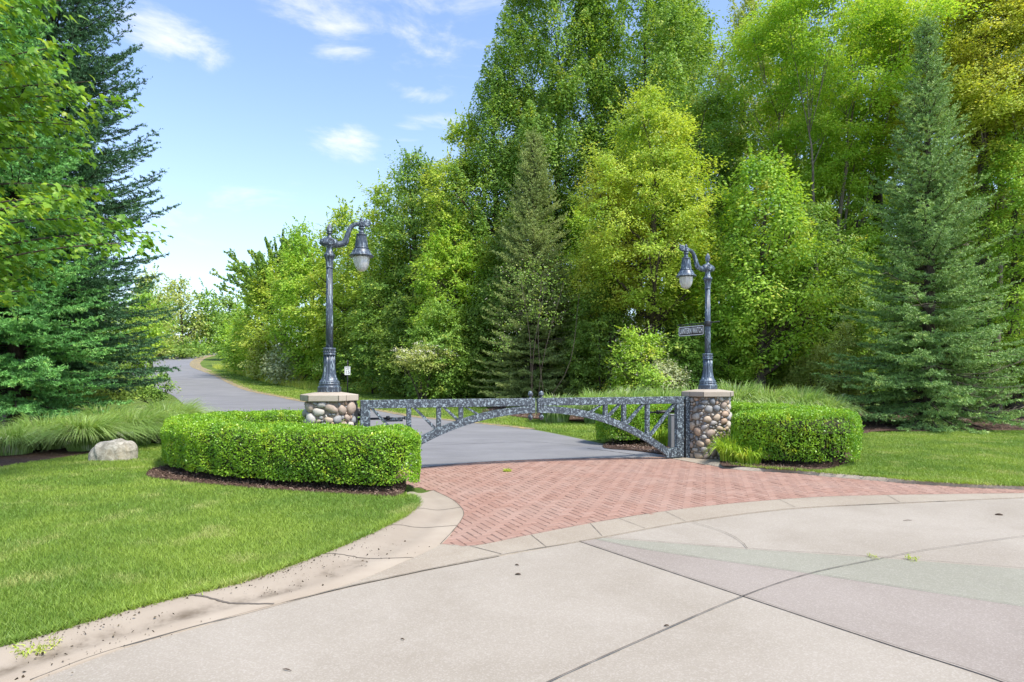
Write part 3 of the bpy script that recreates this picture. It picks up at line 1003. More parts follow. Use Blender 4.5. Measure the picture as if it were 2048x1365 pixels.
def pillar(c, side, rot, label, scale_st, seed):
    t = thing('stone_pillar', (c[0], c[1], 0), label, 'pillar', 'cobblestone gate pillars')
    body = side * .875
    H = CAP_LO
    mb = MB()
    core = hexagon(body * .935, rot)
    mb.prism(core, -.02, H - .002, 0)
    r_ = np.random.default_rng(seed)
    # pack stones over the unrolled faces
    per = 6 * body * .97
    stones = []
    sizes = np.r_[np.full(500, 1.0), np.full(900, .78), np.full(1600, .56), np.full(2600, .38), np.full(3000, .24)] * scale_st
    for sz in sizes:
        rx = sz * r_.uniform(.75, 1.2)
        asp = r_.uniform(.58, .95)
        rz = rx * asp
        a, z = r_.uniform(0, per), r_.uniform(rz * .8, H - rz * .95)
        ro = r_.choice([0, 0, .3, -.3, .8, -.8, 1.4]) + r_.normal(0, .15)
        ok = True
        for (a2, z2, rx2, rz2, ro2) in stones:
            da = (a - a2 + per / 2) % per - per / 2
            dz = z - z2
            if abs(da) > .3 or abs(dz) > .3: continue
            ang = math.atan2(dz, da)
            d = math.hypot(da, dz)
            def ext(rx_, rz_, ro_):
                q = ang - ro_
                return rx_ * rz_ / math.hypot(rz_ * math.cos(q), rx_ * math.sin(q))
            if d < (ext(rx, rz, ro) + ext(rx2, rz2, ro2)) * 1.0:
                ok = False
                break
        if ok: stones.append((a, z, rx, rz, ro))
    hx = np.array(hexagon(body * .97, rot))
    for n, (a, z, rx, rz, ro) in enumerate(stones):
        f = int(a // (per / 6)) % 6
        u = a / (per / 6) - int(a // (per / 6))
        p0, p1 = hx[f], hx[(f + 1) % 6]
        p = p0 + (p1 - p0) * u
        nrm = rot + R(60) * (f + 1)
        # soften the corner: stones near it turn half way
        corner = max(0.0, .16 - u) / .16 * -.5 + max(0.0, u - .84) / .16 * .5
        nrm += corner * R(60)
        p = p * (1 - .06 * abs(corner) * 2)
        V, F = stone_mesh(rx * .99, rz * .99, min(rx, rz) * r_.uniform(.55, .75) + .008, -ro, seed * 1000 + n)
        q = nrm + R(90)
        cs, sn = math.cos(q), math.sin(q)
        W = np.stack([V[:, 0] * cs - V[:, 1] * sn + p[0], V[:, 0] * sn + V[:, 1] * cs + p[1], V[:, 2] + z], -1)
        W[:, 2] = np.clip(W[:, 2], -.02, H - .004)
        mb.add(W, F, 1, True)
    mb.build('cobble_body', [MORTAR, COBBLE], t)
    # capstone: six slabs read as one, low pyramid top
    cb = MB()
    o, i2 = np.array(hexagon(side, rot)), np.array(hexagon(side * .985, rot))
    top = np.array(hexagon(side * .42, rot))
    V = np.concatenate([np.c_[i2, np.full(6, CAP_LO)], np.c_[o, np.full(6, CAP_LO + .010)], np.c_[o, np.full(6, CAP_HI - .008)], np.c_[i2, np.full(6, CAP_HI)], np.c_[top, np.full(6, CAP_TOP)]])
    F = []
    for k in range(4):
        for q in range(6):
            q2 = (q + 1) % 6
            F.append([k * 6 + q, k * 6 + q2, (k + 1) * 6 + q2, (k + 1) * 6 + q])
    cb.add(V, F)
    cb.idx += [np.array([24, 25, 26, 27, 28, 29]), np.array([5, 4, 3, 2, 1, 0])]
    cb.tot += [np.array([6, 6], np.int32)]; cb.mat += [np.array([0, 0], np.int32)]; cb.sm += [np.array([False, False])]
    # mortar joints between the slabs
    for q in range(6):
        d = np.array([math.cos(rot + R(60) * q + R(30)), math.sin(rot + R(60) * q + R(30))])
        cb.box((d[0] * (side * .995), d[1] * (side * .995), (CAP_LO + CAP_HI) / 2 - .001), (.012, .012, .088), rot + R(60) * q + R(30), 1)
        m = (o[q] * .62 + o[(q + 1) % 6] * .38)
        if q % 2 == 0: cb.box((m[0] * .999, m[1] * .999, (CAP_LO + CAP_HI) / 2 - .001), (.006, .008, .086), rot + R(60) * (q + 1), 1)
    cb.build('capstone', [CAPSTONE, JOINT], t)
    return t


HEXROT = R(-90 + 4)
pillar(PL, .464, HEXROT, 'hexagonal cobblestone pillar with tan capstone half hidden behind the clipped hedge', .098, 3)
pillar(PR, .535, HEXROT, 'hexagonal cobblestone pillar with tan capstone beside the strappy plant and brick paving', .082, 5)


# ------------------------------------------------------------------ lamp posts
def lamp(c, rz, label, m):
    t = thing('lamp_post', (c[0], c[1], CAP_TOP), label, 'lamp post', 'verdigris lamp posts on the gate pillars', rz)
    b = MB()
    b.lathe([(.184, 0), (.186, .010), (.184, .074), (.187, .079), (.180, .083), (.166, .090), (.160, .118), (.168, .126), (.168, .135), (.152, .142),
             (.160, .156), (.158, .168), (.146, .178), (.130, .200), (.114, .245, .10), (.102, .300, .13), (.094, .370, .14), (.0905, .45, .14), (.0895, .59, .14)], 96, flute=12)
    b.lathe([(.089, .59), (.099, .596), (.099, .612), (.092, .618), (.093, .678), (.099, .684), (.100, .705), (.094, .712), (.06, .716)], 48)
    # little beads and scrolls round the collar
    for k in range(16):
        a = k * math.tau / 16
        b.lathe([(.002, -.014), (.010, -.008), (.013, 0), (.010, .008), (.002, .014)], 8, (.093 * math.cos(a), .093 * math.sin(a), .648))
    b.build('base', m, t)
    s = MB()
    s.lathe([(.0565, .70, .07), (.055, 1.2, .07), (.0505, 2.005, .07)], 96, flute=16)
    s.build('shaft', m, t)
    cp = MB()
    cp.lathe([(.05, 2.0), (.058, 2.004), (.058, 2.016), (.052, 2.022), (.056, 2.06, .12), (.062, 2.12, .15), (.078, 2.180, .12), (.086, 2.192), (.089, 2.205), (.088, 2.222), (.076, 2.232),
              (.064, 2.240), (.062, 2.262), (.052, 2.278), (.047, 2.31), (.053, 2.345), (.062, 2.358)], 48, flute=8)
    cp.build('capital', m, t)
    # scroll boss
    a = MB()
    n = 17
    u = np.linspace(-.15, .125, n)
    rr = .084 * np.sqrt(np.clip(1 - ((u - .0) / .165) ** 2, .03, 1)) ** 1.1
    a.tube(np.stack([u, np.zeros(n), 2.415 + 0 * u], -1), rr, 16)
    for sy in (-1, 1):
        th = np.linspace(0, 4.2 * np.pi, 60)
        q = .056 * (1 - th / (4.6 * np.pi))
        a.tube(np.stack([q * np.cos(th) + .02, np.full(60, sy * .076), 2.415 + q * np.sin(th)], -1), .0085, 6)
        th = np.linspace(0, 3 * np.pi, 40)
        q = .034 * (1 - th / (3.4 * np.pi))
        a.tube(np.stack([q * np.cos(th) - .085, np.full(40, sy * .062), 2.415 + q * np.sin(th)], -1), .007, 6)
    a.lathe([(.055, 2.45), (.05, 2.50), (.03, 2.52), (.022, 2.545), (.026, 2.556)], 24)
    # swan-neck arm
    P = smooth_line([(.06, 0, 2.395), (.13, 0, 2.392), (.218, 0, 2.424), (.262, 0, 2.50), (.296, 0, 2.60), (.338, 0, 2.69), (.40, 0, 2.742), (.47, 0, 2.755), (.50, 0, 2.752)], 46)
    a.tube(P, np.interp(np.linspace(0, 1, 46), [0, .3, .7, 1], [.056, .044, .036, .031]), 10, up=(0, 1, 0))
    T = np.gradient(P, axis=0); T /= np.linalg.norm(T, axis=1)[:, None]
    Nn = np.stack([-T[:, 2], 0 * T[:, 0], T[:, 0]], -1)
    for sy in (-1, 1):
        a.tube(P[6:42] + np.array([0, sy * .034, 0]) * .8 + Nn[6:42] * .012, .008, 6, up=(0, 1, 0))
    # leaf ornament under the arm
    a.tube(smooth_line([(.20, 0, 2.375), (.25, 0, 2.40), (.29, 0, 2.46), (.30, 0, 2.52)], 14), np.r_[np.linspace(.006, .02, 7), np.linspace(.02, .006, 7)], 8, up=(0, 1, 0))
    # end block and its scroll
    a.box((.505, 0, 2.752), (.088, .084, .09), 0, 0, .012)
    for sy in (-1, 1):
        a.lathe([(.03, 0), (.03, .006), (.018, .010)], 16, (0, 0, 0)) if False else None
        th = np.linspace(0, 2 * np.pi, 24)
        a.tube(np.stack([.505 + .026 * np.cos(th), np.full(24, sy * .044), 2.752 + .026 * np.sin(th)], -1), .006, 6, cap=False)
    th = np.linspace(-.6, 3.1 * np.pi, 50)
    q = .052 * (1 - np.clip(th, 0, 99) / (3.9 * np.pi))
    a.tube(np.stack([.600 - q * np.cos(th) * .9, 0 * th, 2.775 + q * np.sin(th)], -1), np.linspace(.026, .018, 50), 8, up=(0, 1, 0))
    a.tube([(.54, 0, 2.745), (.57, 0, 2.748), (.60, 0, 2.735)], [.03, .03, .024], 8, up=(0, 1, 0))
    a.lathe([(.030, 2.79), (.030, 2.802), (.017, 2.808), (.030, 2.822), (.028, 2.836), (.014, 2.856), (.004, 2.868)], 20, (.505, 0, 0))
    a.build('arm', m, t)
    f = MB()
    f.lathe([(.022, 2.548), (.026, 2.556), (.046, 2.562), (.048, 2.574), (.036, 2.580), (.034, 2.590), (.047, 2.596), (.049, 2.606), (.046, 2.612, .1), (.047, 2.632, .16), (.042, 2.66, .18), (.029, 2.69, .18), (.012, 2.712, .1), (.002, 2.722)], 60, flute=10)
    f.build('finial', m, t)
    # hanging lantern
    L = MB()
    cx = (.505, 0, 0)
    L.lathe([(.022, 2.715), (.022, 2.70), (.052, 2.695), (.056, 2.682), (.046, 2.674), (.034, 2.668), (.034, 2.648), (.044, 2.62), (.046, 2.596)][::-1], 32, cx)
    L.lathe([(.128, 2.350), (.108, 2.356), (.104, 2.372), (.074, 2.560), (.076, 2.566), (.086, 2.570), (.087, 2.580), (.080, 2.588), (.04, 2.598)], 96, cx, flute=8)
    for k in range(8):
        an = k * math.tau / 8
        L.tube([(cx[0] + .107 * math.cos(an), .107 * math.sin(an), 2.365), (cx[0] + .0765 * math.cos(an), .0765 * math.sin(an), 2.56)], .0045, 5)
    L.lathe([(.140, 2.215), (.186, 2.218), (.197, 2.226), (.196, 2.238), (.182, 2.250), (.160, 2.270), (.146, 2.300), (.138, 2.322), (.128, 2.336), (.116, 2.346), (.104, 2.352)], 48, cx)
    for k in range(28):
        an = k * math.tau / 28
        L.lathe([(.001, -.008), (.007, -.005), (.009, 0), (.007, .005), (.001, .008)], 6, (cx[0] + .193 * math.cos(an), .193 * math.sin(an), 2.232))
    lo = L.build('lantern', m, t)
    g = MB()
    g.lathe([(.012, 1.978), (.05, 1.988), (.085, 2.018), (.108, 2.060), (.122, 2.105), (.129, 2.150), (.132, 2.195), (.134, 2.216)], 72, cx, flute=36, smooth=True)
    g.build('glass_globe', GLOBE, lo)
    return t


lamp(PL, GA, 'dark verdigris swan neck lamp post on the pillar half hidden by the hedge', PATINA)
lamp(PR, GA + math.pi, 'bluish verdigris swan neck lamp post carrying the black street name sign', PATINA_BLUE)


def text_mesh(body, size, sx, M, parent, m, depth=.002, name='lettering', spacing=1.0, bold=0.0):
    """lettering of real thickness; M places the local xy text plane"""
    cu = bpy.data.curves.new('lettering_curve', 'FONT')
    cu.body = body
    cu.size = size
    cu.align_x = 'CENTER'; cu.align_y = 'CENTER'
    cu.extrude = depth
    cu.offset = bold
    cu.space_character = spacing
    cu.resolution_u = 4
    tmp = bpy.data.objects.new('lettering_tmp', cu)
    col.objects.link(tmp)
    bpy.context.view_layer.update()
    me = bpy.data.meshes.new_from_object(tmp.evaluated_get(bpy.context.evaluated_depsgraph_get()))
    bpy.data.objects.remove(tmp)
    bpy.data.curves.remove(cu)
    xs = [v.co.x for v in me.vertices]
    me.transform(M @ Matrix.Diagonal((sx / (max(xs) - min(xs)), 1, 1, 1)))
    me.materials.clear(); me.materials.append(m)
    o = bpy.data.objects.new(name, me)
    col.objects.link(o)
    o.parent = parent
    return o


def rounded_rect(w, h, r, n=6):
    out = []
    for cx, cy, a0 in ((w / 2 - r, h / 2 - r, 0), (-w / 2 + r, h / 2 - r, 90), (-w / 2 + r, -h / 2 + r, 180), (w / 2 - r, -h / 2 + r, 270)):
        for k in range(n + 1):
            a = R(a0 + 90 * k / n)
            out.append((cx + r * math.cos(a), cy + r * math.sin(a)))
    return out


def plate(mb, pts, M, y0, y1, mat_=0):
    """outline in local xz, thickness along local y"""
    n = len(pts)
    V = np.array([[x, y0, z] for x, z in pts] + [[x, y1, z] for x, z in pts])
    A = np.array(M)
    V = V @ A[:3, :3].T + A[:3, 3]
    F = [[i, (i + 1) % n, n + (i + 1) % n, n + i] for i in range(n)]
    n0 = mb.nv
    mb.add(V, F, mat_)
    for r in (np.arange(n) + n0, np.arange(n)[::-1] + n0 + n):
        mb.idx.append(r); mb.tot.append(np.array([n], np.int32)); mb.mat.append(np.array([mat_], np.int32)); mb.sm.append(np.array([False]))


def frame_ring(mb, outer, inner, M, y0, y1, mat_=0):
    n = len(outer)
    A = np.array(M)
    L = [[(x, y, z) for x, z in p] for p, y in ((outer, y0), (inner, y0), (outer, y1), (inner, y1))]
    V = np.array(sum(L, []), float) @ A[:3, :3].T + A[:3, 3]
    F = []
    for i in range(n):
        j = (i + 1) % n
        F += [[i, j, n + j, n + i], [i, 2 * n + i, 2 * n + j, j], [n + i, n + j, 3 * n + j, 3 * n + i]]
    mb.add(V, F, mat_)


# street name sign on the right lamp post
SG = math.atan2(-.64, .385)                       # the sign's reading direction, its near end to the right
st = thing('street_sign', (PR[0], PR[1], CAP_TOP + 1.30), 'black street name sign with white lettering hanging from a bar on the lamp post', 'sign', rz=SG)
b = MB()
b.tube([(-.78, 0, .03), (.29, 0, .03)], .011, 8)
b.tube([(-.79, 0, .03), (-.765, 0, .03)], .018, 8)
b.lathe([(.066, -.045), (.070, -.04), (.070, .055), (.066, .06)], 24)
b.build('bracket', IRON, st)
I4 = Matrix.Identity(4)
pb = MB()
M0 = Matrix.Translation((-.425, 0, -.105))
plate(pb, rounded_rect(.68, .205, .035), M0, -.008, .008)
for x in (-.64, -.42, -.20):
    pb.box((x, 0, .008), (.012, .010, .030))
po = pb.build('name_plate', SIGN_BLACK, st)
rb = MB()
frame_ring(rb, rounded_rect(.665, .19, .03), rounded_rect(.64, .165, .022), M0, -.0105, -.0082)
rb.build('plate_border', SIGN_WHITE, po)
text_mesh('LANTERN WATCH', .165, .60, Matrix.Translation((-.425, -.0095, -.106)) @ Matrix.Rotation(R(90), 4, 'X'), po, SIGN_WHITE, .0015, spacing=1.12, bold=.003)

# speed limit sign beyond the gate
sx_, sy_ = at(695, 32.0), 32.0
sz_ = float(tz(sy_))
sp = thing('speed_limit_sign', (sx_, sy_, sz_), 'small white speed limit sign on a black post beyond the left pillar', 'sign', rz=R(6))
q = MB()
ztop = EYE + (HOR - 750) / FOC * sy_ - sz_
q.tube([(0, .04, -.1), (0, .04, 1.88)], .032, 10)
q.lathe([(.038, 1.86), (.05, 1.88), (.05, 1.91), (.025, 1.93), (.046, 1.98), (.042, 2.02), (.008, 2.09)], 16, (0, .04, 0))
q.build('post', IRON, sp)
q = MB()
M1 = Matrix.Translation((0, 0, EYE + (HOR - 742) / FOC * sy_ - sz_))
plate(q, rounded_rect(.31, .46, .026), M1, -.012, .0)
so = q.build('sign_panel', SIGN_WHITE, sp)
zc = M1.translation.z
q = MB()
frame_ring(q, rounded_rect(.298, .448, .022), rounded_rect(.286, .436, .018), M1, -.0135, -.0122)
q.build('panel_border', IRON, so)
for body, size, dz, sxx in (('SPEED', .10, .16, .225), ('LIMIT', .10, .075, .19), ('15', .235, -.09, .19)):
    text_mesh(body, size, sxx, Matrix.Translation((0, -.0135, zc + dz)) @ Matrix.Rotation(R(90), 4, 'X'), so, IRON, .001)


# ------------------------------------------------------------------ the swing gate
def gate_leaf(sgn, label):
    """leaf in its own frame: +x runs from the meeting edge to the hinge side"""
    rz = GA if sgn > 0 else GA + math.pi
    t = thing('gate_leaf', (GC[0], GC[1], 0), label, 'gate', 'two leaves of the metal gate', rz)
    th = .095
    Rr = 4.72
    x0 = .028
    top = 1.083

    def arc_top(s): return top - (Rr - math.sqrt(max(Rr * Rr - s * s, 0)))
    rail = MB()
    xa, xb = x0, 2.925
    rail.box(((xa + xb) / 2, 0, 1.155), (xb - xa, th, .138), 0, 0, .004)
    rail.build('top_rail', PATINA_GATE, t)
    stl = MB()
    stl.box((3.005, 0, .635), (.155, th + .006, 1.18), 0, 0, .004)
    stl.build('hinge_stile', PATINA_GATE, t)
    mt = MB()
    mt.box((x0 + .017, 0, 1.022), (.034, th + .006, .125), 0, 0, .003)
    mt.build('meeting_stile', PATINA_GATE, t)
    # curved lower member, true thickness across its curve
    am = MB()
    s = np.linspace(x0 + .036, 2.70, 40)
    zt_ = np.array([arc_top(v) for v in s])
    slope = s / np.sqrt(Rr * Rr - s * s)
    zb = zt_ - .125 * np.sqrt(1 + slope ** 2)
    zb = np.maximum(zb, .045)
    V = []
    for y in (-th / 2, th / 2):
        V += [np.stack([s, np.full(40, y), zt_], -1), np.stack([s, np.full(40, y), zb], -1)]
    V = np.concatenate(V)
    F = []
    for i in range(39):
        F += [[i, 40 + i, 41 + i, i + 1], [80 + i, 81 + i, 121 + i, 120 + i], [i, i + 1, 81 + i, 80 + i], [40 + i, 120 + i, 121 + i, 41 + i]]
    F += [[0, 80, 120, 40], [39, 79, 159, 119]]
    am.add(V, F)
    # toe that carries the arch over to the stile
    zt1 = arc_top(2.70)
    pts = [(2.70, .045), (2.925, .045), (2.925, .225), (2.78, .205), (2.70, zt1)]
    A = Matrix.Identity(4)
    plate(am, pts, A, -th / 2 + .002, th / 2 - .002)
    am.build('arched_rail', PATINA_GATE, t)
    vs = (2.29, 1.78, 1.39)
    for x in vs:
        bm = MB()
        zb_ = arc_top(x) - .02
        bm.box((x, 0, (1.088 + zb_) / 2), (.074, th - .018, 1.088 - zb_), 0, 0, .003)
        bm.build('upright', PATINA_GATE, t)
    tops = (2.90, 2.20, 1.69, 1.31)
    feet = (2.33, 1.82, 1.43, 1.07)
    for a_, b_ in zip(tops, feet):
        za, zb_ = 1.088, arc_top(b_) - .015
        d = Vector((b_ - a_, 0, zb_ - za))
        n_ = Vector((-d.z, 0, d.x)).normalized() * .036
        bm = MB()
        pts = [(a_ + n_.x, za), (b_ + n_.x, zb_ + n_.z * .4), (b_ - n_.x, zb_ - n_.z * .4), (a_ - n_.x, za)]
        if n_.x < 0: pts = pts[::-1]
        plate(bm, pts, A, -th / 2 + .014, th / 2 - .014)
        bm.build('diagonal_brace', PATINA_GATE, t)
    for nm, up in (('acorn_finial', 1), ('acorn_pendant', -1)):
        f = MB()
        pr = [(.034, -.004), (.040, .008), (.022, .016), (.019, .036), (.034, .042), (.044, .055), (.046, .075), (.040, .098), (.026, .118), (.006, .132)]
        z0 = 1.224 if up > 0 else .958
        if up < 0:
            pr = [(r, -h) for r, h in pr][::-1]
        f.lathe([(r, z0 + h) for r, h in pr], 24, (.105, 0, 0))
        f.build(nm, PATINA_GATE, t)
    for z in (.35, 1.02):
        h = MB()
        h.tube([(3.105, 0, z - .06), (3.105, 0, z + .06)], .026, 12)
        h.box((3.09, 0, z), (.03, .05, .05))
        h.build('hinge', IRON, t)
    return t


gate_leaf(-1, 'leaf of the mottled metal gate hinged at the pillar behind the hedge')
gate_leaf(1, 'leaf of the mottled metal gate hinged at the pillar with the strappy plant')
for sgn, lab in ((-1, 'slim black hinge post between the half hidden pillar and its gate leaf'), (1, 'slim black hinge post between the gate leaf and the pillar by the brick paving')):
    p = GC + GD * sgn * 3.185
    t = thing('gate_post', (p[0], p[1], 0), lab, 'post', 'hinge posts of the gate', GA)
    q = MB(); q.box((0, 0, .60), (.085, .085, 1.24), 0, 0, .004); q.build('post', PATINA_GATE if sgn > 0 else IRON, t)
    q = MB(); q.box((-.052 * sgn, 0, .58), (.012, .06, 1.18)); q.build('hinge_plate', IRON, t)

# gate operators behind the leaves
p = np.array([at(1346, 13.35), 13.35])
t = thing('control_box', (p[0], p[1], 0), 'tall grey steel control box with a white sticker standing behind the gate', 'control box', rz=R(6))
q = MB(); q.box((0, 0, .385), (.165, .20, .75), 0, 0, .008); bo = q.build('housing', BOX_GREY, t)
q = MB(); q.box((.045, -.102, .60), (.055, .004, .20)); q.build('sticker', SIGN_WHITE, bo)
q = MB(); q.box((.045, -.1025, .685), (.05, .006, .025)); q.build('sticker_heading', STICKER_RED, bo)
q = MB(); q.box((0, 0, .77), (.185, .22, .02), 0, 0, .005); q.build('lid', BOX_GREY, t)


def operator(sgn, u0, u1, v, dep0, dep1, label):
    a = np.array([at(u0, dep0), dep0]); b_ = np.array([at(u1, dep1), dep1])
    z = EYE - (v - HOR) / FOC * (dep0 + dep1) / 2
    t = thing('gate_operator', (a[0], a[1], z), label, 'gate operator', 'swing arms that drive the gate', math.atan2(*(b_ - a)[::-1]))
    L = float(np.linalg.norm(b_ - a))
    q = MB(); q.tube([(0, 0, 0), (L * .62, 0, 0)], .032 if sgn > 0 else .02, 12); q.tube([(L * .6, 0, 0), (L * .66, 0, 0)], .04, 12); q.build('cylinder', IRON, t)
    q = MB(); q.tube([(L * .62, 0, 0), (L, 0, 0)], .018, 10); q.box((L, 0, 0), (.07, .05, .06), 0, 0, .006)
    if sgn < 0: q.box((L * .72, 0, -.035), (L * .42, .05, .045), 0, 0, .008)
    q.build('rod', PATINA_GATE if sgn < 0 else IRON, t)


operator(-1, 712, 812, 837.5, 10.0, 10.35, 'thin gate operator arm seen through the gate leaf next to the hedge')
operator(1, 1348, 1296, 824.5, 12.15, 11.78, 'black gate operator arm in front of the hedge behind the gate')

# ------------------------------------------------------------------ foliage builders
MAPLE_LEAF = np.array([(0, .03), (-.06, .26), (.16, .27), (.36, .52), (.46, .22), (.62, .17), (1.0, 0)])


def leaves(mb, C, axis, nrm, ln, wd, mat_=0, fold=.18, lobed=False):
    axis = norm(axis)
    side = norm(np.cross(nrm, axis))
    nrm = np.cross(axis, side)
    n = len(C)
    ln = np.broadcast_to(np.asarray(ln, float), (n,))[:, None]
    wd = np.broadcast_to(np.asarray(wd, float), (n,))[:, None]
    if lobed:
        pts = np.concatenate([MAPLE_LEAF, (MAPLE_LEAF * [1, -1])[-2:0:-1]])
        V = np.stack([C + axis * ln * (x - .4) + side * ln * y * 1.0 - nrm * ln * (abs(y) * .35 + .12 * x * x) for x, y in pts], 1)
        mb.add(V.reshape(-1, 3), np.arange(n * len(pts)).reshape(n, len(pts)), mat_)
        return
    V = np.stack([C - axis * ln * .5, C + side * wd * .5 - nrm * wd * fold - axis * ln * .05, C + axis * ln * .5 - nrm * ln * .08, C - side * wd * .5 - nrm * wd * fold - axis * ln * .05], 1)
    mb.add(V.reshape(-1, 3), np.arange(n * 4).reshape(-1, 4), mat_)


PROFILE = {
    'round': lambda t: np.sin(np.pi * np.clip(t, 0, 1) ** .82) ** .62,
    'oval': lambda t: np.minimum(1, t / .22) ** .6 * np.clip(1 - t ** 2.4, 0, 1) ** .75,
    'skirt': lambda t: (.75 + .25 * np.minimum(1, t / .25)) * np.clip(1 - t ** 2.0, 0, 1) ** .7,
    'vase': lambda t: (.35 + .65 * np.minimum(1, t / .55) ** .9) * np.clip(1 - np.clip((t - .55) / .45, 0, 1) ** 2.2, 0, 1) ** .7,
    'cone': lambda t: np.minimum(1, t / .12) ** .6 * np.clip(1 - t, 0, 1) ** .8 + .04,
}


def make_crown(H, R_, cb, prof, style, ll, cover, csize, lobed=False, back=.55, gap=0.0):
    """leaf positions for one crown, clump by clump; returns mesh builder and clump centres"""
    hc = H - cb
    P = PROFILE[prof]
    surf = 2 * np.pi * R_ * hc * .72 + np.pi * R_ * R_
    rc0 = csize
    ncl = int(np.clip(surf / (rc0 * rc0) * .85, 14, 1500))
    ph = rng.uniform(0, 6.28, 6)
    t = rng.random(ncl * 4)
    w = P(t)
    t = t[rng.random(len(t)) < w / w.max()][:ncl * 2]
    ang = rng.uniform(0, 2 * np.pi, len(t))
    # the half that faces away is looser
    keep = (np.sin(ang) < .25) | (rng.random(len(t)) < back)
    t, ang = t[keep][:ncl], ang[keep][:ncl]
    lob = 1 + .13 * np.sin(2 * ang + ph[0] + 3 * t) + .10 * np.sin(3 * ang + ph[1] - 5 * t) + .10 * np.sin(5 * ang + 9 * t + ph[2])
    fr = np.sqrt(rng.uniform(.18, 1.0, len(t)))
    rr = R_ * P(t) * lob * fr
    CC = np.stack([rr * np.cos(ang), rr * np.sin(ang), cb + hc * t], -1)
    # clumps gather into boughs, with hollows between them
    kb = int(np.clip(surf / (R_ * R_) * 1.6 + 5, 7, 26))
    bough = CC[rng.choice(len(CC), min(kb, len(CC)), replace=False)]
    dd = np.linalg.norm(CC[:, None] - bough[None], axis=2)
    near = dd.argmin(1)
    CC += (bough[near] - CC) * (.34 * rng.random(len(CC)) ** .5)[:, None] * np.array([1, 1, .75])
    n_leaf = int(1.12 * cover * surf / (.5 * ll * ll))
    rcs = rc0 * rng.uniform(.6, 1.35, len(CC))
    wts = rcs ** 2; wts /= wts.sum()
    which = rng.choice(len(CC), n_leaf, p=wts)
    d = rand_unit(n_leaf)
    u = rng.random(n_leaf) ** .45
    c = CC[which]; r = rcs[which][:, None]
    out = c.copy(); out[:, 2] = 0; out = norm(out)
    if style == 'layer':
        th = np.arctan2(d[:, 1], d[:, 0])
        p1, p2 = rng.uniform(0, 6.28, len(CC)), rng.uniform(0, 6.28, len(CC))
        wob = 1 + .28 * np.sin(2 * th + p1[which]) + .22 * np.sin(3 * th + p2[which])
        off = d * (u * wob)[:, None] * r * np.array([1.15, 1.15, .34])
        tilt = rng.normal(0, .28, (len(CC), 2))[which]
        hd = np.hypot(off[:, 0], off[:, 1]) / r[:, 0]
        off[:, 2] += (tilt * off[:, :2]).sum(1) - .20 * r[:, 0] * hd ** 2     # sprays tilt and arch over at the rim
        nrm = norm(np.array([0, 0, .9]) + .4 * off / r + .35 * out + .52 * rand_unit(n_leaf))
        ax = norm(off * [1, 1, .2] + .45 * r * out + .6 * r * rand_unit(n_leaf) - np.array([0, 0, .35]) * r)
    elif style == 'plume':
        h = rng.random(n_leaf)
        rad = (1 - h) ** .7 * .78 + .05
        off = np.stack([d[:, 0] * rad * r[:, 0], d[:, 1] * rad * r[:, 0], (h * 1.75 - .7) * r[:, 0]], -1) + out * (h[:, None] ** 1.5) * r * .35
        nrm = norm(np.array([0, 0, .45]) + .8 * d + .4 * out)
        ax = norm(d * [1, 1, .3] + np.array([0, 0, -.25]) + .4 * rand_unit(n_leaf))
    else:
        off = d * u[:, None] * r * np.array([1, 1, .72])
        nrm = norm(np.array([0, 0, .6]) + .8 * d + .35 * out + .3 * rand_unit(n_leaf))
        ax = norm(d * [1, 1, .4] + .5 * rand_unit(n_leaf) + np.array([0, 0, -.25]))
    C = c + off
    mb = MB()
    L = ll * rng.uniform(.65, 1.25, n_leaf)
    leaves(mb, C, ax, nrm, L, L * (.62 if not lobed else 1), lobed=lobed)
    # loose shoots that break the outline
    tops = np.argsort(-(CC[:, 2] / H + fr * .6 + rng.random(len(CC)) * .5))[:max(6, len(CC) // 5)]
    ns = 22
    for i in tops:
        dirn = norm((CC[i] * [1, 1, 0] / max(R_, .1) * .6 + np.array([0, 0, 1.0 if style != 'layer' else .55]) + rng.normal(0, .25, 3))[None])[0]
        ln_ = rc0 * rng.uniform(.9, 1.9)
        s = rng.random(ns)
        Cs = CC[i] + dirn * (s * ln_)[:, None] + rand_unit(ns) * (rc0 * .16 * (1.1 - s))[:, None]
        leaves(mb, Cs, norm(rand_unit(ns) + dirn * .6), rand_unit(ns) + [0, 0, .5], ll * .9, ll * .55, lobed=lobed)
    return mb, CC


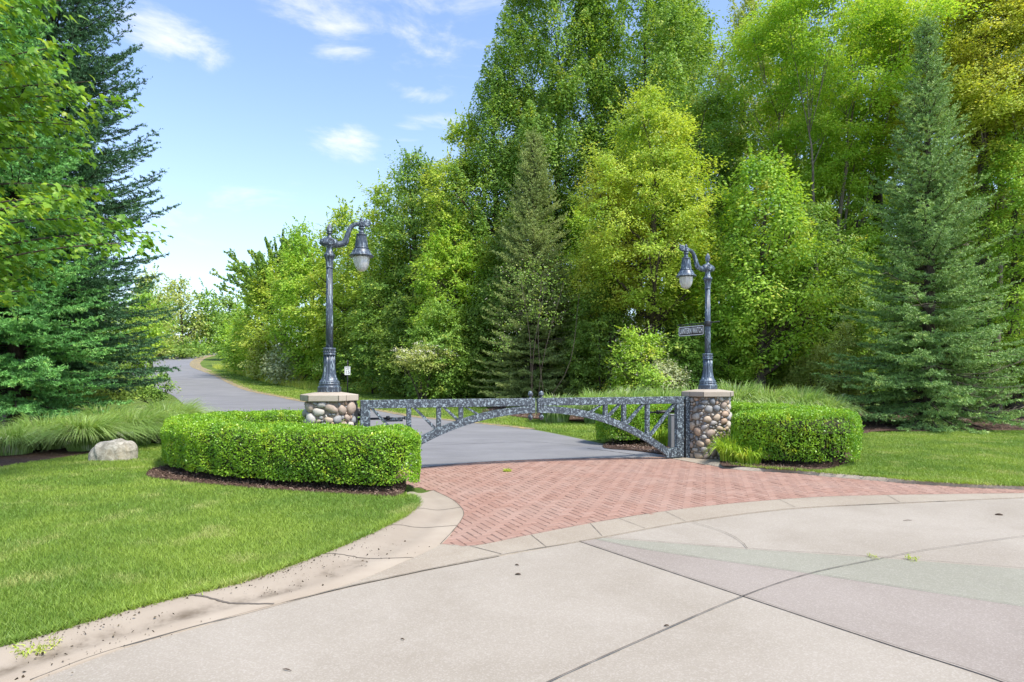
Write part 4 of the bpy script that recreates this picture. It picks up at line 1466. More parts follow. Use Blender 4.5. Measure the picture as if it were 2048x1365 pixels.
def make_wood(H, R_, cb, CC, rad, stems=1, n_limbs=22, flare=.5, lean=0.0):
    mb = MB()
    axes = []
    for k in range(stems):
        a = rng.uniform(0, 6.28) if stems == 1 else k * 6.28 / stems + rng.normal(0, .3)
        top_r = (0.12 * R_ if stems == 1 else R_ * rng.uniform(.25, .6))
        hh = H * (rng.uniform(.74, .86) if stems == 1 else rng.uniform(.55, .8))
        s = np.linspace(0, 1, 14)
        b0 = 0.0 if stems == 1 else rad * 1.1
        x = b0 * math.cos(a) + (top_r * math.cos(a)) * s ** 1.3 + lean * s * H
        y = b0 * math.sin(a) + (top_r * math.sin(a)) * s ** 1.3
        P = np.stack([x, y, s * hh - .15 * (s == 0)], -1)
        P[2:-1, :2] += np.cumsum(rng.normal(0, .012 * hh / 6, (11, 2)), 0)
        rr = rad * (1 if stems == 1 else .62) * (1 - s * .85) * (1 + .5 * np.exp(-s * 22))
        mb.tube(P, rr, 9)
        axes.append((P, rr))
    idx = rng.choice(len(CC), min(n_limbs, len(CC)), replace=False)
    for i in idx:
        c = CC[i]
        best = min(axes, key=lambda A: np.abs(A[0][:, :2] - c[:2]).sum(1).min())
        P, rr = best
        hz = c[2] - np.hypot(*(c[:2])) * rng.uniform(.5, 1.0)
        hz = np.clip(hz, min(cb * .7, P[-1, 2] * .3), P[-1, 2] * .96)
        p0 = np.array([np.interp(hz, P[:, 2], P[:, k]) for k in range(3)])
        r0 = np.interp(hz, P[:, 2], rr) * .6
        mid = p0 * .5 + c * .5 + np.array([0, 0, -.06 * np.linalg.norm(c - p0)]) + rng.normal(0, .08, 3)
        Q = smooth_line([p0, mid, c], 9)
        mb.tube(Q, np.linspace(r0, max(.008, r0 * .15), 9), 6)
        for _ in range(2):
            e = c + rand_unit(1)[0] * R_ * .16 + [0, 0, R_ * .06]
            k = rng.integers(4, 7)
            mb.tube(smooth_line([Q[k], (Q[k] + e) / 2 + rng.normal(0, .05, 3), e], 5), np.linspace(r0 * .35, .006, 5), 4)
    return mb


def tree(u, d, top, hw, bot, key, label, style='layer', prof='oval', name='broadleaf_tree', cat='tree', group='trees of the roadside wood', stems=1, cover=1.75, csize=None,
         bark=None, leaf=None, lobed=False, limbs=22, rad=None, back=.5, du=0):
    x, y = at(u, d), d
    z0 = float(tz(d))
    H = EYE + (HOR - top) / FOC * d - z0
    R_ = 1.1 * hw / FOC * d
    cb = max(.15, EYE + (HOR - bot) / FOC * d - z0)
    t = thing(name, (x, y, z0), label, cat, group)
    ll = leaf or max(.092, .0044 * d)
    cs = csize or max(.38, .22 * R_)
    mb, CC = make_crown(H, R_, cb, prof, style, ll, cover, cs, lobed, back)
    mb.build('crown', LEAF[key], t)
    rad = rad or .022 * H + .02
    make_wood(H, R_, cb, CC, rad, stems, limbs).build('trunk', bark or BARK, t)
    return t, CC, ll


def needles(mb, S, D, L, n, nl, nw, spread=1.0, mat_=0):
    """tufts of needles along many straight twigs: starts S, unit directions D, lengths L"""
    m = len(S)
    s = (np.arange(n)[None] + rng.random((m, n))) / n
    base = S[:, None] + D[:, None] * (s * L[:, None])[..., None]
    rv = rng.normal(size=(m, n, 3))
    rv -= (rv * D[:, None]).sum(-1, keepdims=True) * D[:, None]
    rv /= np.linalg.norm(rv, axis=-1, keepdims=True) + 1e-9
    ax = rv * spread + D[:, None] * (.62)
    ax[..., 2] += .12
    ax /= np.linalg.norm(ax, axis=-1, keepdims=True)
    side = np.cross(ax, rng.normal(size=(m, n, 3)))
    side /= np.linalg.norm(side, axis=-1, keepdims=True) + 1e-9
    l = nl * rng.uniform(.7, 1.25, (m, n, 1))
    w = nw * rng.uniform(.7, 1.2, (m, n, 1))
    V = np.stack([base - side * w, base + side * w, base + ax * l], 2)
    k = m * n
    mb.add(V.reshape(-1, 3), np.arange(k * 3).reshape(-1, 3), mat_)


def spruce(x, y, H, R0, key, label, low=.35, up=.55, nl=.062, nw=.0145, n_need=14, dens=1.4, power=.85, bare=0.0, hb=.3, name='spruce_tree', group='spruces', bark=None, step=.32, face=None, ragged=.14, extra=None):
    z0 = float(tz(y))
    t = thing(name, (x, y, z0), label, 'tree', group)
    S, D, L = [], [], []
    wood = MB()
    s = np.linspace(0, 1, 20)
    wood.tube(np.stack([np.cumsum(rng.normal(0, .012, 20)), np.cumsum(rng.normal(0, .012, 20)), -.15 + s * (H + .1)], -1), (.018 * H) * (1 - s * .97) * (1 + .35 * np.exp(-s * 25)), 10)
    h = hb
    while h < H - .25:
        f = h / H
        Lr = R0 * (1 - f) ** power + .12
        nb = max(4, int(round((9.5 if f < .6 else 7.5) * dens)))
        a0 = rng.uniform(0, 6.28)
        for k in range(nb):
            a = a0 + k * 6.28 / nb + rng.normal(0, .18)
            # the side turned away from the road view is drawn thinner
            if math.sin(a) > .45 and rng.random() < .35: continue
            Lb = Lr * rng.uniform(1 - ragged * 2, 1 + ragged)
            hz = h + rng.uniform(-.12, .12)
            slope = (-.28 + (up + .28) * f ** .8)
            dh = np.array([math.cos(a), math.sin(a), 0])
            lat = np.array([-math.sin(a), math.cos(a), 0])
            tt = np.linspace(0, 1, 9)
            pts = dh * (Lb * tt)[:, None] + np.array([0, 0, 1]) * (hz + Lb * (slope * tt - .22 * (1 - f) * tt ** 2 + .26 * tt ** 3))[:, None]
            wood.tube(pts, np.linspace(.012 + .007 * Lb, .004, 9), 5, cap=False)
            if rng.random() < bare and f < .45:
                for q in range(7):
                    tq = rng.uniform(.25, .95)
                    p = np.array([np.interp(tq, tt, pts[:, i]) for i in range(3)])
                    e = p + (dh * .5 + lat * rng.choice([-1, 1]) * .8 + rng.normal(0, .25, 3)) * rng.uniform(.2, .5)
                    wood.tube(smooth_line([p, (p + e) / 2 + rng.normal(0, .03, 3), e], 4), np.linspace(.007, .003, 4), 4, mat=1, cap=False)
                continue
            nt = max(4, int(Lb / .085))
            for q in range(nt):
                tq = .12 + .88 * (q + rng.random()) / nt
                p = np.array([np.interp(tq, tt, pts[:, i]) for i in range(3)])
                i0 = min(7, int(tq * 8))
                tang = pts[i0 + 1] - pts[i0]; tang = tang / np.linalg.norm(tang)
                sd = 1 if q % 2 else -1
                ltw = min(.58, (.17 + .36 * (1 - tq) * Lb * .55)) * rng.uniform(.75, 1.15)
                dv = tang * .72 + lat * sd * rng.uniform(.5, .85) + np.array([0, 0, rng.normal(-.06, .16)])
                dv /= np.linalg.norm(dv)
                S.append(p); D.append(dv); L.append(ltw)
                for w in range(int(ltw / .11)):
                    pp = p + dv * ltw * rng.uniform(.2, .9)
                    d2 = dv * .8 + np.cross(dv, [0, 0, 1]) * rng.choice([-.8, .8]) + np.array([0, 0, rng.normal(-.02, .2)])
                    d2 /= np.linalg.norm(d2)
                    S.append(pp); D.append(d2); L.append(min(.20, ltw * .5) * rng.uniform(.7, 1.2))
            S.append(pts[-2]); D.append((pts[-1] - pts[-2]) / np.linalg.norm(pts[-1] - pts[-2])); L.append(.22 + np.linalg.norm(pts[-1] - pts[-2]))
        h += step * rng.uniform(.75, 1.25) * (1.0 if f < .75 else .8)
    # leader
    for q in range(14):
        S.append(np.array([0, 0, H - .9 + q * .06])); v = np.array([rng.normal(0, .35), rng.normal(0, .35), 1.0]); D.append(v / np.linalg.norm(v)); L.append(.28)
    mb = MB()
    S, D, L = np.array(S), np.array(D), np.array(L)
    needles(mb, S, D, L, n_need, nl, nw)
    mb.build('needle_branches', LEAF[key], t)
    wood.build('trunk', [bark or BARK_DARK, DEADWOOD], t)
    return t


def grass_clump(c, h, spread, n, label, key='reed', wind=(0, 0), w=.007, name='ornamental_grass', group='clumps of arching ornamental grass', z=0.0, base=.22, flow=1.0):
    t = thing(name, (c[0], c[1], float(tz(c[1])) + z), label, 'grass clump', group)
    k = 7
    a = rng.uniform(0, 6.28, n)
    r0 = base * np.sqrt(rng.random(n))
    hh = h * rng.uniform(.6, 1.12, n)
    sp = spread * rng.uniform(.15, 1.0, n) ** .8 * hh / h
    s = np.linspace(0, 1, k)
    dx, dy = np.cos(a), np.sin(a)
    X = (r0 * dx)[:, None] + (sp * dx)[:, None] * s ** 1.6 * flow + wind[0] * hh[:, None] * s ** 2
    Y = (r0 * dy)[:, None] + (sp * dy)[:, None] * s ** 1.6 * flow + wind[1] * hh[:, None] * s ** 2
    drop = (sp / spread)[:, None]
    Z = hh[:, None] * (1.22 * s - (.22 + .80 * drop) * s ** 2.6)
    P = np.stack([X, Y, Z], -1) + np.cumsum(rng.normal(0, .006, (n, k, 3)), 1)
    tw = rng.uniform(0, 6.28, n)
    sd = np.stack([np.cos(tw), np.sin(tw), np.zeros(n)], -1)
    ww = w * rng.uniform(.6, 1.2, n)[:, None] * np.array([.8, 1, 1, .9, .7, .45, .05])
    A = P - sd[:, None] * ww[..., None]
    B = P + sd[:, None] * ww[..., None]
    V = np.stack([A, B], 2).reshape(n, k * 2, 3)
    base_i = np.arange(n)[:, None, None] * (2 * k)
    j = np.arange(k - 1)[None, :, None] * 2
    F = (base_i + j + np.array([0, 1, 3, 2])[None, None]).reshape(-1, 4)
    MB().add(V.reshape(-1, 3), F).build('blades', LEAF[key], t)
    return t


def hedge(line, half, H, label, per_m2, leaf, side_bulge=.0):
    c = smooth_line(line, 120)
    o = c[60]
    t = thing('clipped_hedge', (o[0], o[1], LAWN_Z), label, 'hedge', 'clipped box hedges by the pillars')
    c = c - o
    T = np.gradient(c, axis=0); T /= np.linalg.norm(T, axis=1)[:, None]
    N = np.stack([-T[:, 1], T[:, 0]], -1)
    Ltot = np.linalg.norm(np.diff(c, axis=0), axis=1).sum()
    # rounded section: angle runs from one foot over the top to the other
    sec = []
    for q in np.linspace(0, 1, 60):
        a = np.pi * q
        ex = .26
        sx = math.copysign(abs(math.cos(a)) ** ex, math.cos(a)) * half
        szz = abs(math.sin(a)) ** ex * (H - .10) + .10
        sec.append((sx * (1 - .10 * (1 - szz / H) ** 2), szz))
    sec = np.array(sec)
    sl = np.r_[0, np.cumsum(np.linalg.norm(np.diff(sec, axis=0), axis=1))]
    area = Ltot * sl[-1] + 2 * half * H * 2
    n = int(area * per_m2)
    # ends are closed by shrinking the section over the last stretch
    Lx = half * np.pi / 2
    raw = rng.uniform(-Lx, Ltot + Lx, n)
    beyond = np.maximum(-raw, 0) + np.maximum(raw - Ltot, 0)
    s = np.where(beyond > 0, np.sign(raw) * half * np.sin(np.minimum(beyond / half, np.pi / 2)) + np.where(raw > 0, Ltot, 0), raw) / Ltot
    q = rng.uniform(0, sl[-1], n)
    sx = np.interp(q, sl, sec[:, 0]); szz = np.interp(q, sl, sec[:, 1])
    sc = np.clip(s, 0, 1)
    over = np.abs(s - sc) * Ltot
    k = np.sqrt(np.clip(1 - (over / (half * 1.0)) ** 2, 0.0, 1))
    inner = rng.random(n) ** .5
    k2 = np.where(over > 0, k, 1)
    ii = sc * 119
    cx = np.stack([np.interp(ii, np.arange(120), c[:, 0]), np.interp(ii, np.arange(120), c[:, 1])], -1)
    tx = np.stack([np.interp(ii, np.arange(120), T[:, 0]), np.interp(ii, np.arange(120), T[:, 1])], -1)
    nx = np.stack([-tx[:, 1], tx[:, 0]], -1)
    ext = np.sign(s - sc)[:, None] * tx * over[:, None]
    # top edge softens toward the ends
    zz = szz * np.where(over > 0, .80 + .20 * k, 1)
    Pxy = cx + nx * (sx * k2)[:, None] + ext
    nrm = np.stack([nx[:, 0] * sx / half + np.sign(s - sc) * tx[:, 0] * over / half, nx[:, 1] * sx / half + np.sign(s - sc) * tx[:, 1] * over / half, np.clip((zz - .55 * H) / (.45 * H), 0, 1) ** 2.5 * 1.8], -1)
    nrm = norm(nrm)
    P = np.c_[Pxy, zz]
    # gently lumpy clipped surface and depth of the leaf layer
    lump = .018 * np.sin(P[:, 0] * 5.1 + 1) * np.sin(P[:, 1] * 4.3 + 2) + .022 * np.sin(P[:, 0] * 11 + P[:, 2] * 9) * np.sin(P[:, 1] * 12 + P[:, 2] * 7)
    P += nrm * (lump + .035 - rng.exponential(.034, n))[:, None]
    foot = P[:, 2] < .07 + .06 * np.sin(P[:, 0] * 6) * np.sin(P[:, 1] * 7 + 1)
    P = P[~foot]; nrm = nrm[~foot]
    m = len(P)
    lf = leaf * rng.uniform(.6, 1.25, m)
    mb = MB()
    leaves(mb, P, norm(nrm * .55 + rand_unit(m) * .8 + [0, 0, .25]), norm(nrm * .5 + rand_unit(m) * .75 + [0, 0, .45]), lf, lf * .62)
    # new shoots standing out of the clip
    ms = int(area * 34)
    pick = rng.choice(m, ms)
    for q in range(4):
        Q = P[pick] + norm(nrm[pick] * .5 + [0, 0, .6]) * (.018 * q + rng.uniform(0, .02, ms)[:, None])
        leaves(mb, Q, norm(rand_unit(ms) + nrm[pick]), rand_unit(ms) + [0, 0, .5], leaf * .8, leaf * .5)
    mb.build('foliage', LEAF['box'], t)
    # twiggy inside
    ins = MB()
    V = []
    for i in range(-6, 126, 3):
        kk = .80 if 0 <= i < 120 else .62
        over_ = max(0, -i, i - 119) / 6 * half * .62 * (1 if i > 60 else -1)
        i = min(119, max(0, i))
        for q in range(0, 60, 5):
            V.append((c[i, 0] + N[i, 0] * sec[q, 0] * kk + T[i, 0] * over_, c[i, 1] + N[i, 1] * sec[q, 0] * kk + T[i, 1] * over_, max(.16, sec[q, 1] * .88)))
    ni = len(range(-6, 126, 3)); nq = len(range(0, 60, 5))
    V = np.array(V) + rng.normal(0, .015, (len(V), 3))
    i = np.arange(ni - 1)[:, None] * nq + np.arange(nq - 1)[None]
    F = np.stack([i, i + 1, i + nq + 1, i + nq], -1).reshape(-1, 4)
    ins.add(V, F)
    mid = (nq - 1) // 2
    for b_ in (0, (ni - 1) * nq):
        ins.add(V[b_:b_ + nq], [[k_, k_ + 1, nq - 2 - k_, nq - 1 - k_] for k_ in range(mid)])
    for i in range(0, 120, 1):
        for q in range(3):
            p = np.array([c[i, 0] + N[i, 0] * rng.uniform(-.7, .7) * half, c[i, 1] + N[i, 1] * rng.uniform(-.7, .7) * half, -.05])
            e = p + np.array([rng.normal(0, .1), rng.normal(0, .1), H * .7])
            ins.tube([p, (p + e) / 2 + rng.normal(0, .03, 3), e], [.012, .009, .005], 5, cap=False)
    ins.build('stems', TWIG, t)
    return t


# ------------------------------------------------------------------ hedges, clumps, boulder
hedge([(-1.80, 8.45), (-2.6, 8.66), (-3.5, 8.98), (-4.5, 9.46), (-5.35, 10.2), (-5.82, 11.1), (-5.75, 12.0), (-5.1, 12.45), (-4.4, 12.5), (-3.7, 12.45)], .48, .80,
      'horseshoe shaped clipped boxwood hedge curving round the left pillar on a mulch bed', 5600, .034)
hedge([(4.62, 11.05), (5.15, 10.72), (5.55, 10.72), (5.9, 11.3), (6.02, 12.3), (5.75, 13.3), (5.1, 14.1), (4.2, 14.6), (3.2, 14.65), (2.55, 14.3)], .52, .90,
      'clipped boxwood hedge beside the right lawn, running round behind the open ironwork', 6000, .038)

for k, (x, y, h, s, n, lab) in enumerate((
        (4.02, 10.98, .62, .42, 380, 'tuft of bright strappy leaves at the foot of the right pillar beside the hedge'),
        (4.22, 10.72, .45, .34, 260, 'low tuft of bright strappy leaves spilling over the brick edge'),
        (4.25, 11.5, .75, .5, 320, 'taller tuft of strappy leaves between the pillar and the clipped hedge'),
        (3.42, 13.75, .62, .42, 260, 'tuft of strappy leaves next to the grey control box'))):
    grass_clump((x, y), h, s, n, lab, 'strap', w=.011, name='strappy_plant', group='strappy daylily tufts', z=.05, base=.2)

for (u, d, h, s, n, wx, lab) in (
        (335, 15.2, 1.25, 1.35, 3800, .25, 'large arching grass clump beside the drive behind the hedge end'),
        (265, 13.7, 1.10, 1.30, 3600, .3, 'arching grass clump leaning toward the road in front of the spruce trunk'),
        (175, 12.7, 1.0, 1.35, 3600, .3, 'wide arching grass clump directly behind the pale boulder'),
        (95, 12.9, .98, 1.05, 2600, .12, 'arching grass clump at the mulch edge under the spruces'),
        (20, 12.0, .78, .85, 2200, .05, 'small arching grass clump at the far end of the mulch bed by the frame edge'),
        (-60, 12.2, .9, .95, 2000, .0, 'arching grass clump leaving the picture under the maple'),
        (210, 15.2, 1.1, 1.0, 2400, .2, 'thin grass clump standing in the shade behind the boulder')):
    grass_clump((at(u, d), d), h, s, n, lab, wind=(wx, -.12), z=.05, base=.34, w=.0075)
right_grass = ((1112, 20.5, 1.05, 950, 'leafy low grass clump rising behind the meeting acorns of the gate'),
               (1195, 20.2, 1.25, 900, 'tall grass clump behind the gate below the rose bush'),
               (1262, 19.8, 1.35, 1000, 'tall grass clump in front of the white rose bush'),
               (1330, 19.6, 1.35, 1000, 'tall grass clump just behind the right lamp pillar, gate side'),
               (1400, 19.4, 1.40, 900, 'tall grass clump hidden behind the right pillar cap'),
               (1475, 19.2, 1.55, 1100, 'tallest grass clump of the row, next to the right pillar'),
               (1540, 19.0, 1.45, 1000, 'tall grass clump above the back of the clipped hedge'),
               (1600, 18.8, 1.40, 1000, 'tall grass clump at the row end near the blue spruce'),
               (1650, 18.3, 1.15, 700, 'last and lowest grass clump touching the blue spruce'))
for u, d, h, n, lab in right_grass:
    grass_clump((at(u, d), d), h * 1.14, h * .8, n * 3, lab, wind=(.05, 0), w=.013, base=.42, group='row of tall grass behind the gate')


def boulder():
    bm = MB()
    nu, nv = 72, 36
    th = np.linspace(0, 2 * np.pi, nu, endpoint=False)
    V = []
    for p in np.linspace(-.45, np.pi / 2, nv):
        cp, spn = math.cos(p), math.sin(p)
        x = np.sign(np.cos(th)) * np.abs(np.cos(th)) ** .62 * max(cp, 0) ** .55 * .47
        y = np.sign(np.sin(th)) * np.abs(np.sin(th)) ** .8 * max(cp, 0) ** .55 * .33
        z = np.full(nu, math.copysign(abs(spn) ** .62, spn) * .43)
        # sloping left shoulder and tilted facets
        z = z * (1 - .30 * np.clip(-x - .12, 0, 1) / .35 * (z > 0))
        x = x + .05 * (z > .2) * np.clip(z, 0, 1) + .012 * np.sin(9 * th + 4 * p) + .010 * np.sin(17 * th)
        y = y + .05 * z + .02 * np.sin(5 * x * 6 + z * 14) + .012 * np.sin(21 * x + 11 * z)
        z = z + .012 * np.sin(14 * x + 7 * y) + .01 * np.sin(23 * x) * (z > 0)
        V.append(np.stack([x, y, z], -1))
    V = np.concatenate(V) * .84
    i = np.arange(nv - 1)[:, None] * nu
    k = np.arange(nu)[None]
    kk = (k + 1) % nu
    bm.add(V, np.stack([i + k, i + kk, i + nu + kk, i + nu + k], -1).reshape(-1, 4), 0, True)
    c = ground(212, 922, LAWN_Z)
    tag(bm.build('boulder', BOULDER, None, (c[0], c[1] + .2, LAWN_Z)), 'pale weathered boulder lying on the left lawn beside the mulch', 'boulder')


boulder()

# ------------------------------------------------------------------ conifers
spruce(-13.4, 17.6, 18.2, 3.35, 'spruce', 'tall dark spruce with visible trunk standing behind the fountain grass', low=.4, up=.75, hb=1.7, power=.62, ragged=.16)
spruce(-12.75, 15.4, 11.6, 2.8, 'young_spruce', 'lower spruce with fresh green tips in front of the tall dark spruce', up=.4, hb=1.0, power=.75)
spruce(at(1066, 27.5), 27.5, 12.6, 2.75, 'olive_spruce', 'thinning olive brown spruce in the middle of the wood, behind the gate', up=.5, nl=.075, nw=.017, n_need=10, bare=.12, hb=.4, power=.8, bark=BARK)
blue = spruce(at(1853, 18.6), 18.6, 12.7, 3.0, 'blue_spruce', 'tall blue green spruce with broken lower branches beside the right lawn', up=.5, nl=.066, nw=.0145, n_need=14, bare=.07, ragged=.17, dens=1.3, step=.33, hb=.25, power=1.12, bark=BARK)
bb = MB()
for q in range(9):
    p0 = np.array([rng.uniform(.1, .5), -rng.uniform(.3, .8), rng.uniform(.5, 1.7)])
    e = p0 + np.array([rng.uniform(.5, 1.7), -rng.uniform(.9, 1.7), rng.uniform(-.25, .55)])
    if q > 5: e = p0 + np.array([rng.uniform(-1.0, .4), -rng.uniform(1.1, 1.8), rng.uniform(-.5, .1)])
    Q = smooth_line([p0, (p0 + e) / 2 + np.array([0, 0, -.16]), e], 14)
    bb.tube(Q, np.linspace(.020, .006, 14), 6, cap=False)
    for w_ in range(20):
        k_ = int(rng.integers(3, 13))
        dv = (e - p0) / np.linalg.norm(e - p0)
        sd_ = np.cross(dv, [0, 0, 1]) * rng.choice([-1, 1])
        f_ = Q[k_] + (dv * .55 + sd_ * .6 + np.array([0, 0, rng.uniform(-.1, .55)])) * rng.uniform(.12, .42)
        bb.tube(smooth_line([Q[k_], (Q[k_] + f_) / 2 + rng.normal(0, .015, 3), f_], 5), np.linspace(.0065, .003, 5), 4, cap=False)
bb.build('dead_boughs', DEADWOOD, blue)

# ------------------------------------------------------------------ the wood right of the drive
T_ = tree
T_(1105, 34, -130, 140, 470, 'green', 'tallest maple of the wood, its upright plumes rising left above the olive spruce', 'plume', 'oval', name='maple_tree', cover=2.2, csize=.85, limbs=34, bark=BARK_DARK, rad=.2)
T_(1275, 35, -190, 155, 470, 'green', 'tall maple with upright leafy plumes rising behind the golden maple', 'plume', 'oval', name='maple_tree', cover=2.2, csize=.85, limbs=34, bark=BARK_DARK, rad=.2)
T_(1000, 33, 95, 95, 640, 'green', 'maple forming the left shoulder of the tallest crown', 'plume', 'oval', name='maple_tree', csize=.75)
T_(930, 34, 225, 105, 745, 'yellow', 'yellow green maple left of the olive spruce', 'layer', 'oval', name='maple_tree', csize=.62)
T_(905, 31, 430, 78, 770, 'lime', 'pale lime young tree in front of the yellow green maple', 'layer', 'skirt', csize=.5)
T_(830, 36, 285, 85, 735, 'green', 'mid green tree stepping down toward the drive', 'layer', 'oval', csize=.7)
T_(765, 38, 340, 75, 735, 'yellow', 'yellow green tree directly right of the dark lamp post', 'layer', 'oval', csize=.68)
T_(690, 41, 405, 75, 740, 'yellow', 'yellow green tree right behind the dark lamp post shaft', 'layer', 'oval', csize=.7)
T_(615, 44, 445, 75, 740, 'lime', 'lime green tree left of the dark lamp post', 'layer', 'oval', csize=.72)
T_(1160, 29.5, 420, 70, 790, 'bright', 'bright leafy tree showing just right of the olive spruce', 'layer', 'skirt', csize=.5)
T_(1190, 31, 300, 85, 760, 'deep', 'deep green shaded tree between the olive spruce and the golden maple', 'layer', 'skirt', csize=.6)
T_(1300, 24.5, 175, 140, 660, 'yellow', 'golden green maple behind the right lamp arm', 'layer', 'oval', name='maple_tree', csize=.62, cover=1.7)
T_(1225, 25, 300, 75, 640, 'gold', 'golden tipped young maple left of the right lamp', 'layer', 'oval', name='maple_tree', csize=.55)
T_(1410, 28.5, 150, 95, 620, 'green', 'leafy tree filling the gap behind the golden maple', 'layer', 'oval', csize=.7)
T_(1520, 22.2, 300, 115, 740, 'bright', 'bright green ash with large hanging leaves right of the bluish lamp', 'round', 'oval', csize=.58, leaf=.14)
T_(1640, 26.5, -60, 185, 400, 'lime', 'many stemmed lime green maple fanning out left of the blue spruce', 'layer', 'vase', name='maple_tree', stems=9, csize=.92, limbs=46, bark=BARK_GREY, cover=2.5, rad=.24)
T_(1490, 37, -20, 70, 500, 'pale', 'slim pale poplar showing above the ash crown', 'plume', 'oval', name='poplar_tree', csize=.7, cover=1.2)
T_(1990, 25, -200, 200, 450, 'gold', 'golden leaved maple in the top corner beyond the blue spruce', 'layer', 'oval', name='maple_tree', csize=.8, bark=BARK_GREY, cover=2.6, limbs=40, rad=.17)
T_(1965, 23.5, -60, 95, 300, 'gold', 'golden young maple just right of the blue spruce tip', 'layer', 'oval', name='maple_tree', csize=.6, cover=2.0)
T_(2030, 22.5, 250, 120, 800, 'bright', 'bright green tree at the frame edge right of the blue spruce', 'layer', 'oval', csize=.6)
T_(1715, 25.2, 345, 75, 790, 'bright', 'bright leafy tree tucked against the left flank of the blue spruce', 'layer', 'skirt', csize=.5)
T_(1625, 23.5, 400, 100, 770, 'green', 'leafy young tree with bare leaning trunk left of the blue spruce', 'layer', 'round', csize=.5, rad=.09)
T_(1760, 30, -70, 125, 640, 'green', 'tall green tree directly behind the blue spruce', 'layer', 'oval', csize=.75)
T_(1350, 43, -40, 140, 640, 'deep', 'dark tall tree deep in the wood above the golden maple', 'layer', 'oval', csize=1.0)
T_(1080, 42, 180, 120, 700, 'deep', 'dark tree deep in the wood behind the olive spruce', 'layer', 'oval', csize=.95)
T_(1580, 40, 20, 120, 640, 'deep', 'dark tree deep in the wood behind the fanning maple', 'layer', 'oval', csize=.95)
T_(1920, 38, 60, 150, 700, 'deep', 'dark tree deep in the wood behind the golden corner maple', 'layer', 'oval', csize=.95)
T_(870, 45, 330, 110, 730, 'deep', 'dark tree deep in the wood between the yellow green maples', 'layer', 'oval', csize=.95)
T_(1440, 26.5, 380, 85, 790, 'green', 'mid green tree between the golden maple and the bright ash', 'layer', 'skirt', csize=.5)
T_(1450, 30, 420, 130, 790, 'deep', 'shaded understorey tree behind the bluish lamp shaft', 'layer', 'skirt', csize=.6)
T_(1700, 30, 420, 130, 790, 'deep', 'shaded understorey tree left behind the blue spruce', 'layer', 'skirt', csize=.6)
T_(1040, 30, 420, 120, 790, 'deep', 'shaded understorey tree behind the olive spruce', 'layer', 'skirt', csize=.6)
T_(1960, 28, 420, 130, 800, 'deep', 'shaded understorey tree right behind the blue spruce', 'layer', 'skirt', csize=.6)
T_(985, 31, 520, 60, 790, 'green', 'mid green young tree filling the left side of the olive spruce', 'layer', 'skirt', csize=.5)
T_(800, 40, 520, 110, 770, 'deep', 'shaded understorey tree right of the speed sign', 'layer', 'skirt', csize=.7)

for u, d, top, hw, lab in ((720, 52, 470, 90, 'dark thicket tree far inside the wood behind the dark lamp'), (980, 48, 430, 110, 'dark thicket tree far inside the wood left of the olive spruce'), (1140, 46, 420, 110, 'dark thicket tree far inside the wood right of the olive spruce'),
                           (1290, 46, 420, 110, 'dark thicket tree far inside the wood behind the rose bush'), (1440, 44, 400, 120, 'dark thicket tree far inside the wood behind the bluish lamp'), (1600, 44, 380, 120, 'dark thicket tree far inside the wood behind the leaning trunk'),
                           (1760, 42, 360, 130, 'dark thicket tree far inside the wood behind the blue spruce'), (1900, 42, 360, 130, 'dark thicket tree far inside the wood right of the blue spruce'), (2040, 40, 360, 130, 'dark thicket tree far inside the wood at the frame edge')):
    T_(u, d, top, hw, 790, 'deep', lab, 'round', 'skirt', csize=1.0, cover=1.5, limbs=8)

SH = dict(name='shrub', cat='shrub', group='shrubs along the wood edge', limbs=10, rad=.05)
T_(1150, 29.0, 590, 62, 800, 'green', 'leafy shrub between the olive spruce and the rose bush', 'layer', 'skirt', csize=.42, **SH)
T_(1200, 25, 520, 70, 800, 'deep', 'shaded shrub left of the rose bush', 'layer', 'skirt', csize=.45, **SH)
T_(1375, 22.6, 640, 60, 800, 'green', 'shrub behind the street name sign', 'layer', 'skirt', csize=.42, **SH)
T_(1330, 21.8, 722, 42, 800, 'grey', 'small grey leaved shrub left of the bluish lamp base', 'round', 'round', csize=.3, **SH)
T_(1455, 23, 610, 62, 800, 'bright', 'bright shrub right of the bluish lamp shaft', 'layer', 'skirt', csize=.42, **SH)
T_(1545, 23.5, 640, 70, 800, 'deep', 'shaded shrub under the bright ash', 'layer', 'skirt', csize=.42, **SH)
T_(1635, 21.5, 690, 55, 810, 'pale', 'pale shrub at the left skirt of the blue spruce', 'layer', 'skirt', csize=.36, **SH)
T_(1680, 20.6, 640, 45, 800, 'pale', 'upright pale shrub leaning against the blue spruce', 'layer', 'skirt', csize=.36, **SH)
T_(945, 29.5, 610, 65, 795, 'deep', 'shaded shrub right of the white flowering viburnum', 'layer', 'skirt', csize=.45, **SH)
T_(880, 29, 600, 70, 790, 'green', 'green shrub behind the white flowering viburnum', 'layer', 'skirt', csize=.45, **SH)
T_(810, 33, 590, 62, 785, 'deep', 'shaded shrub left behind the flowering viburnum', 'layer', 'skirt', csize=.5, **SH)
T_(745, 35.5, 560, 55, 778, 'green', 'green shrub right behind the speed limit sign', 'layer', 'skirt', csize=.5, **SH)
T_(690, 41, 640, 52, 768, 'green', 'green shrub at the foot of the dark lamp post view', 'layer', 'skirt', csize=.55, **SH)
T_(640, 42.5, 610, 50, 765, 'bright', 'bright shrub left of the dark lamp base', 'layer', 'skirt', csize=.55, **SH)
T_(573, 43.5, 690, 42, 768, 'grey', 'rounded silvery shrub at the meadow edge near the road bend', 'round', 'round', csize=.5, **SH)
T_(533, 48, 660, 36, 755, 'pale', 'pale shrub left of the rounded silvery shrub', 'round', 'skirt', csize=.55, **SH)
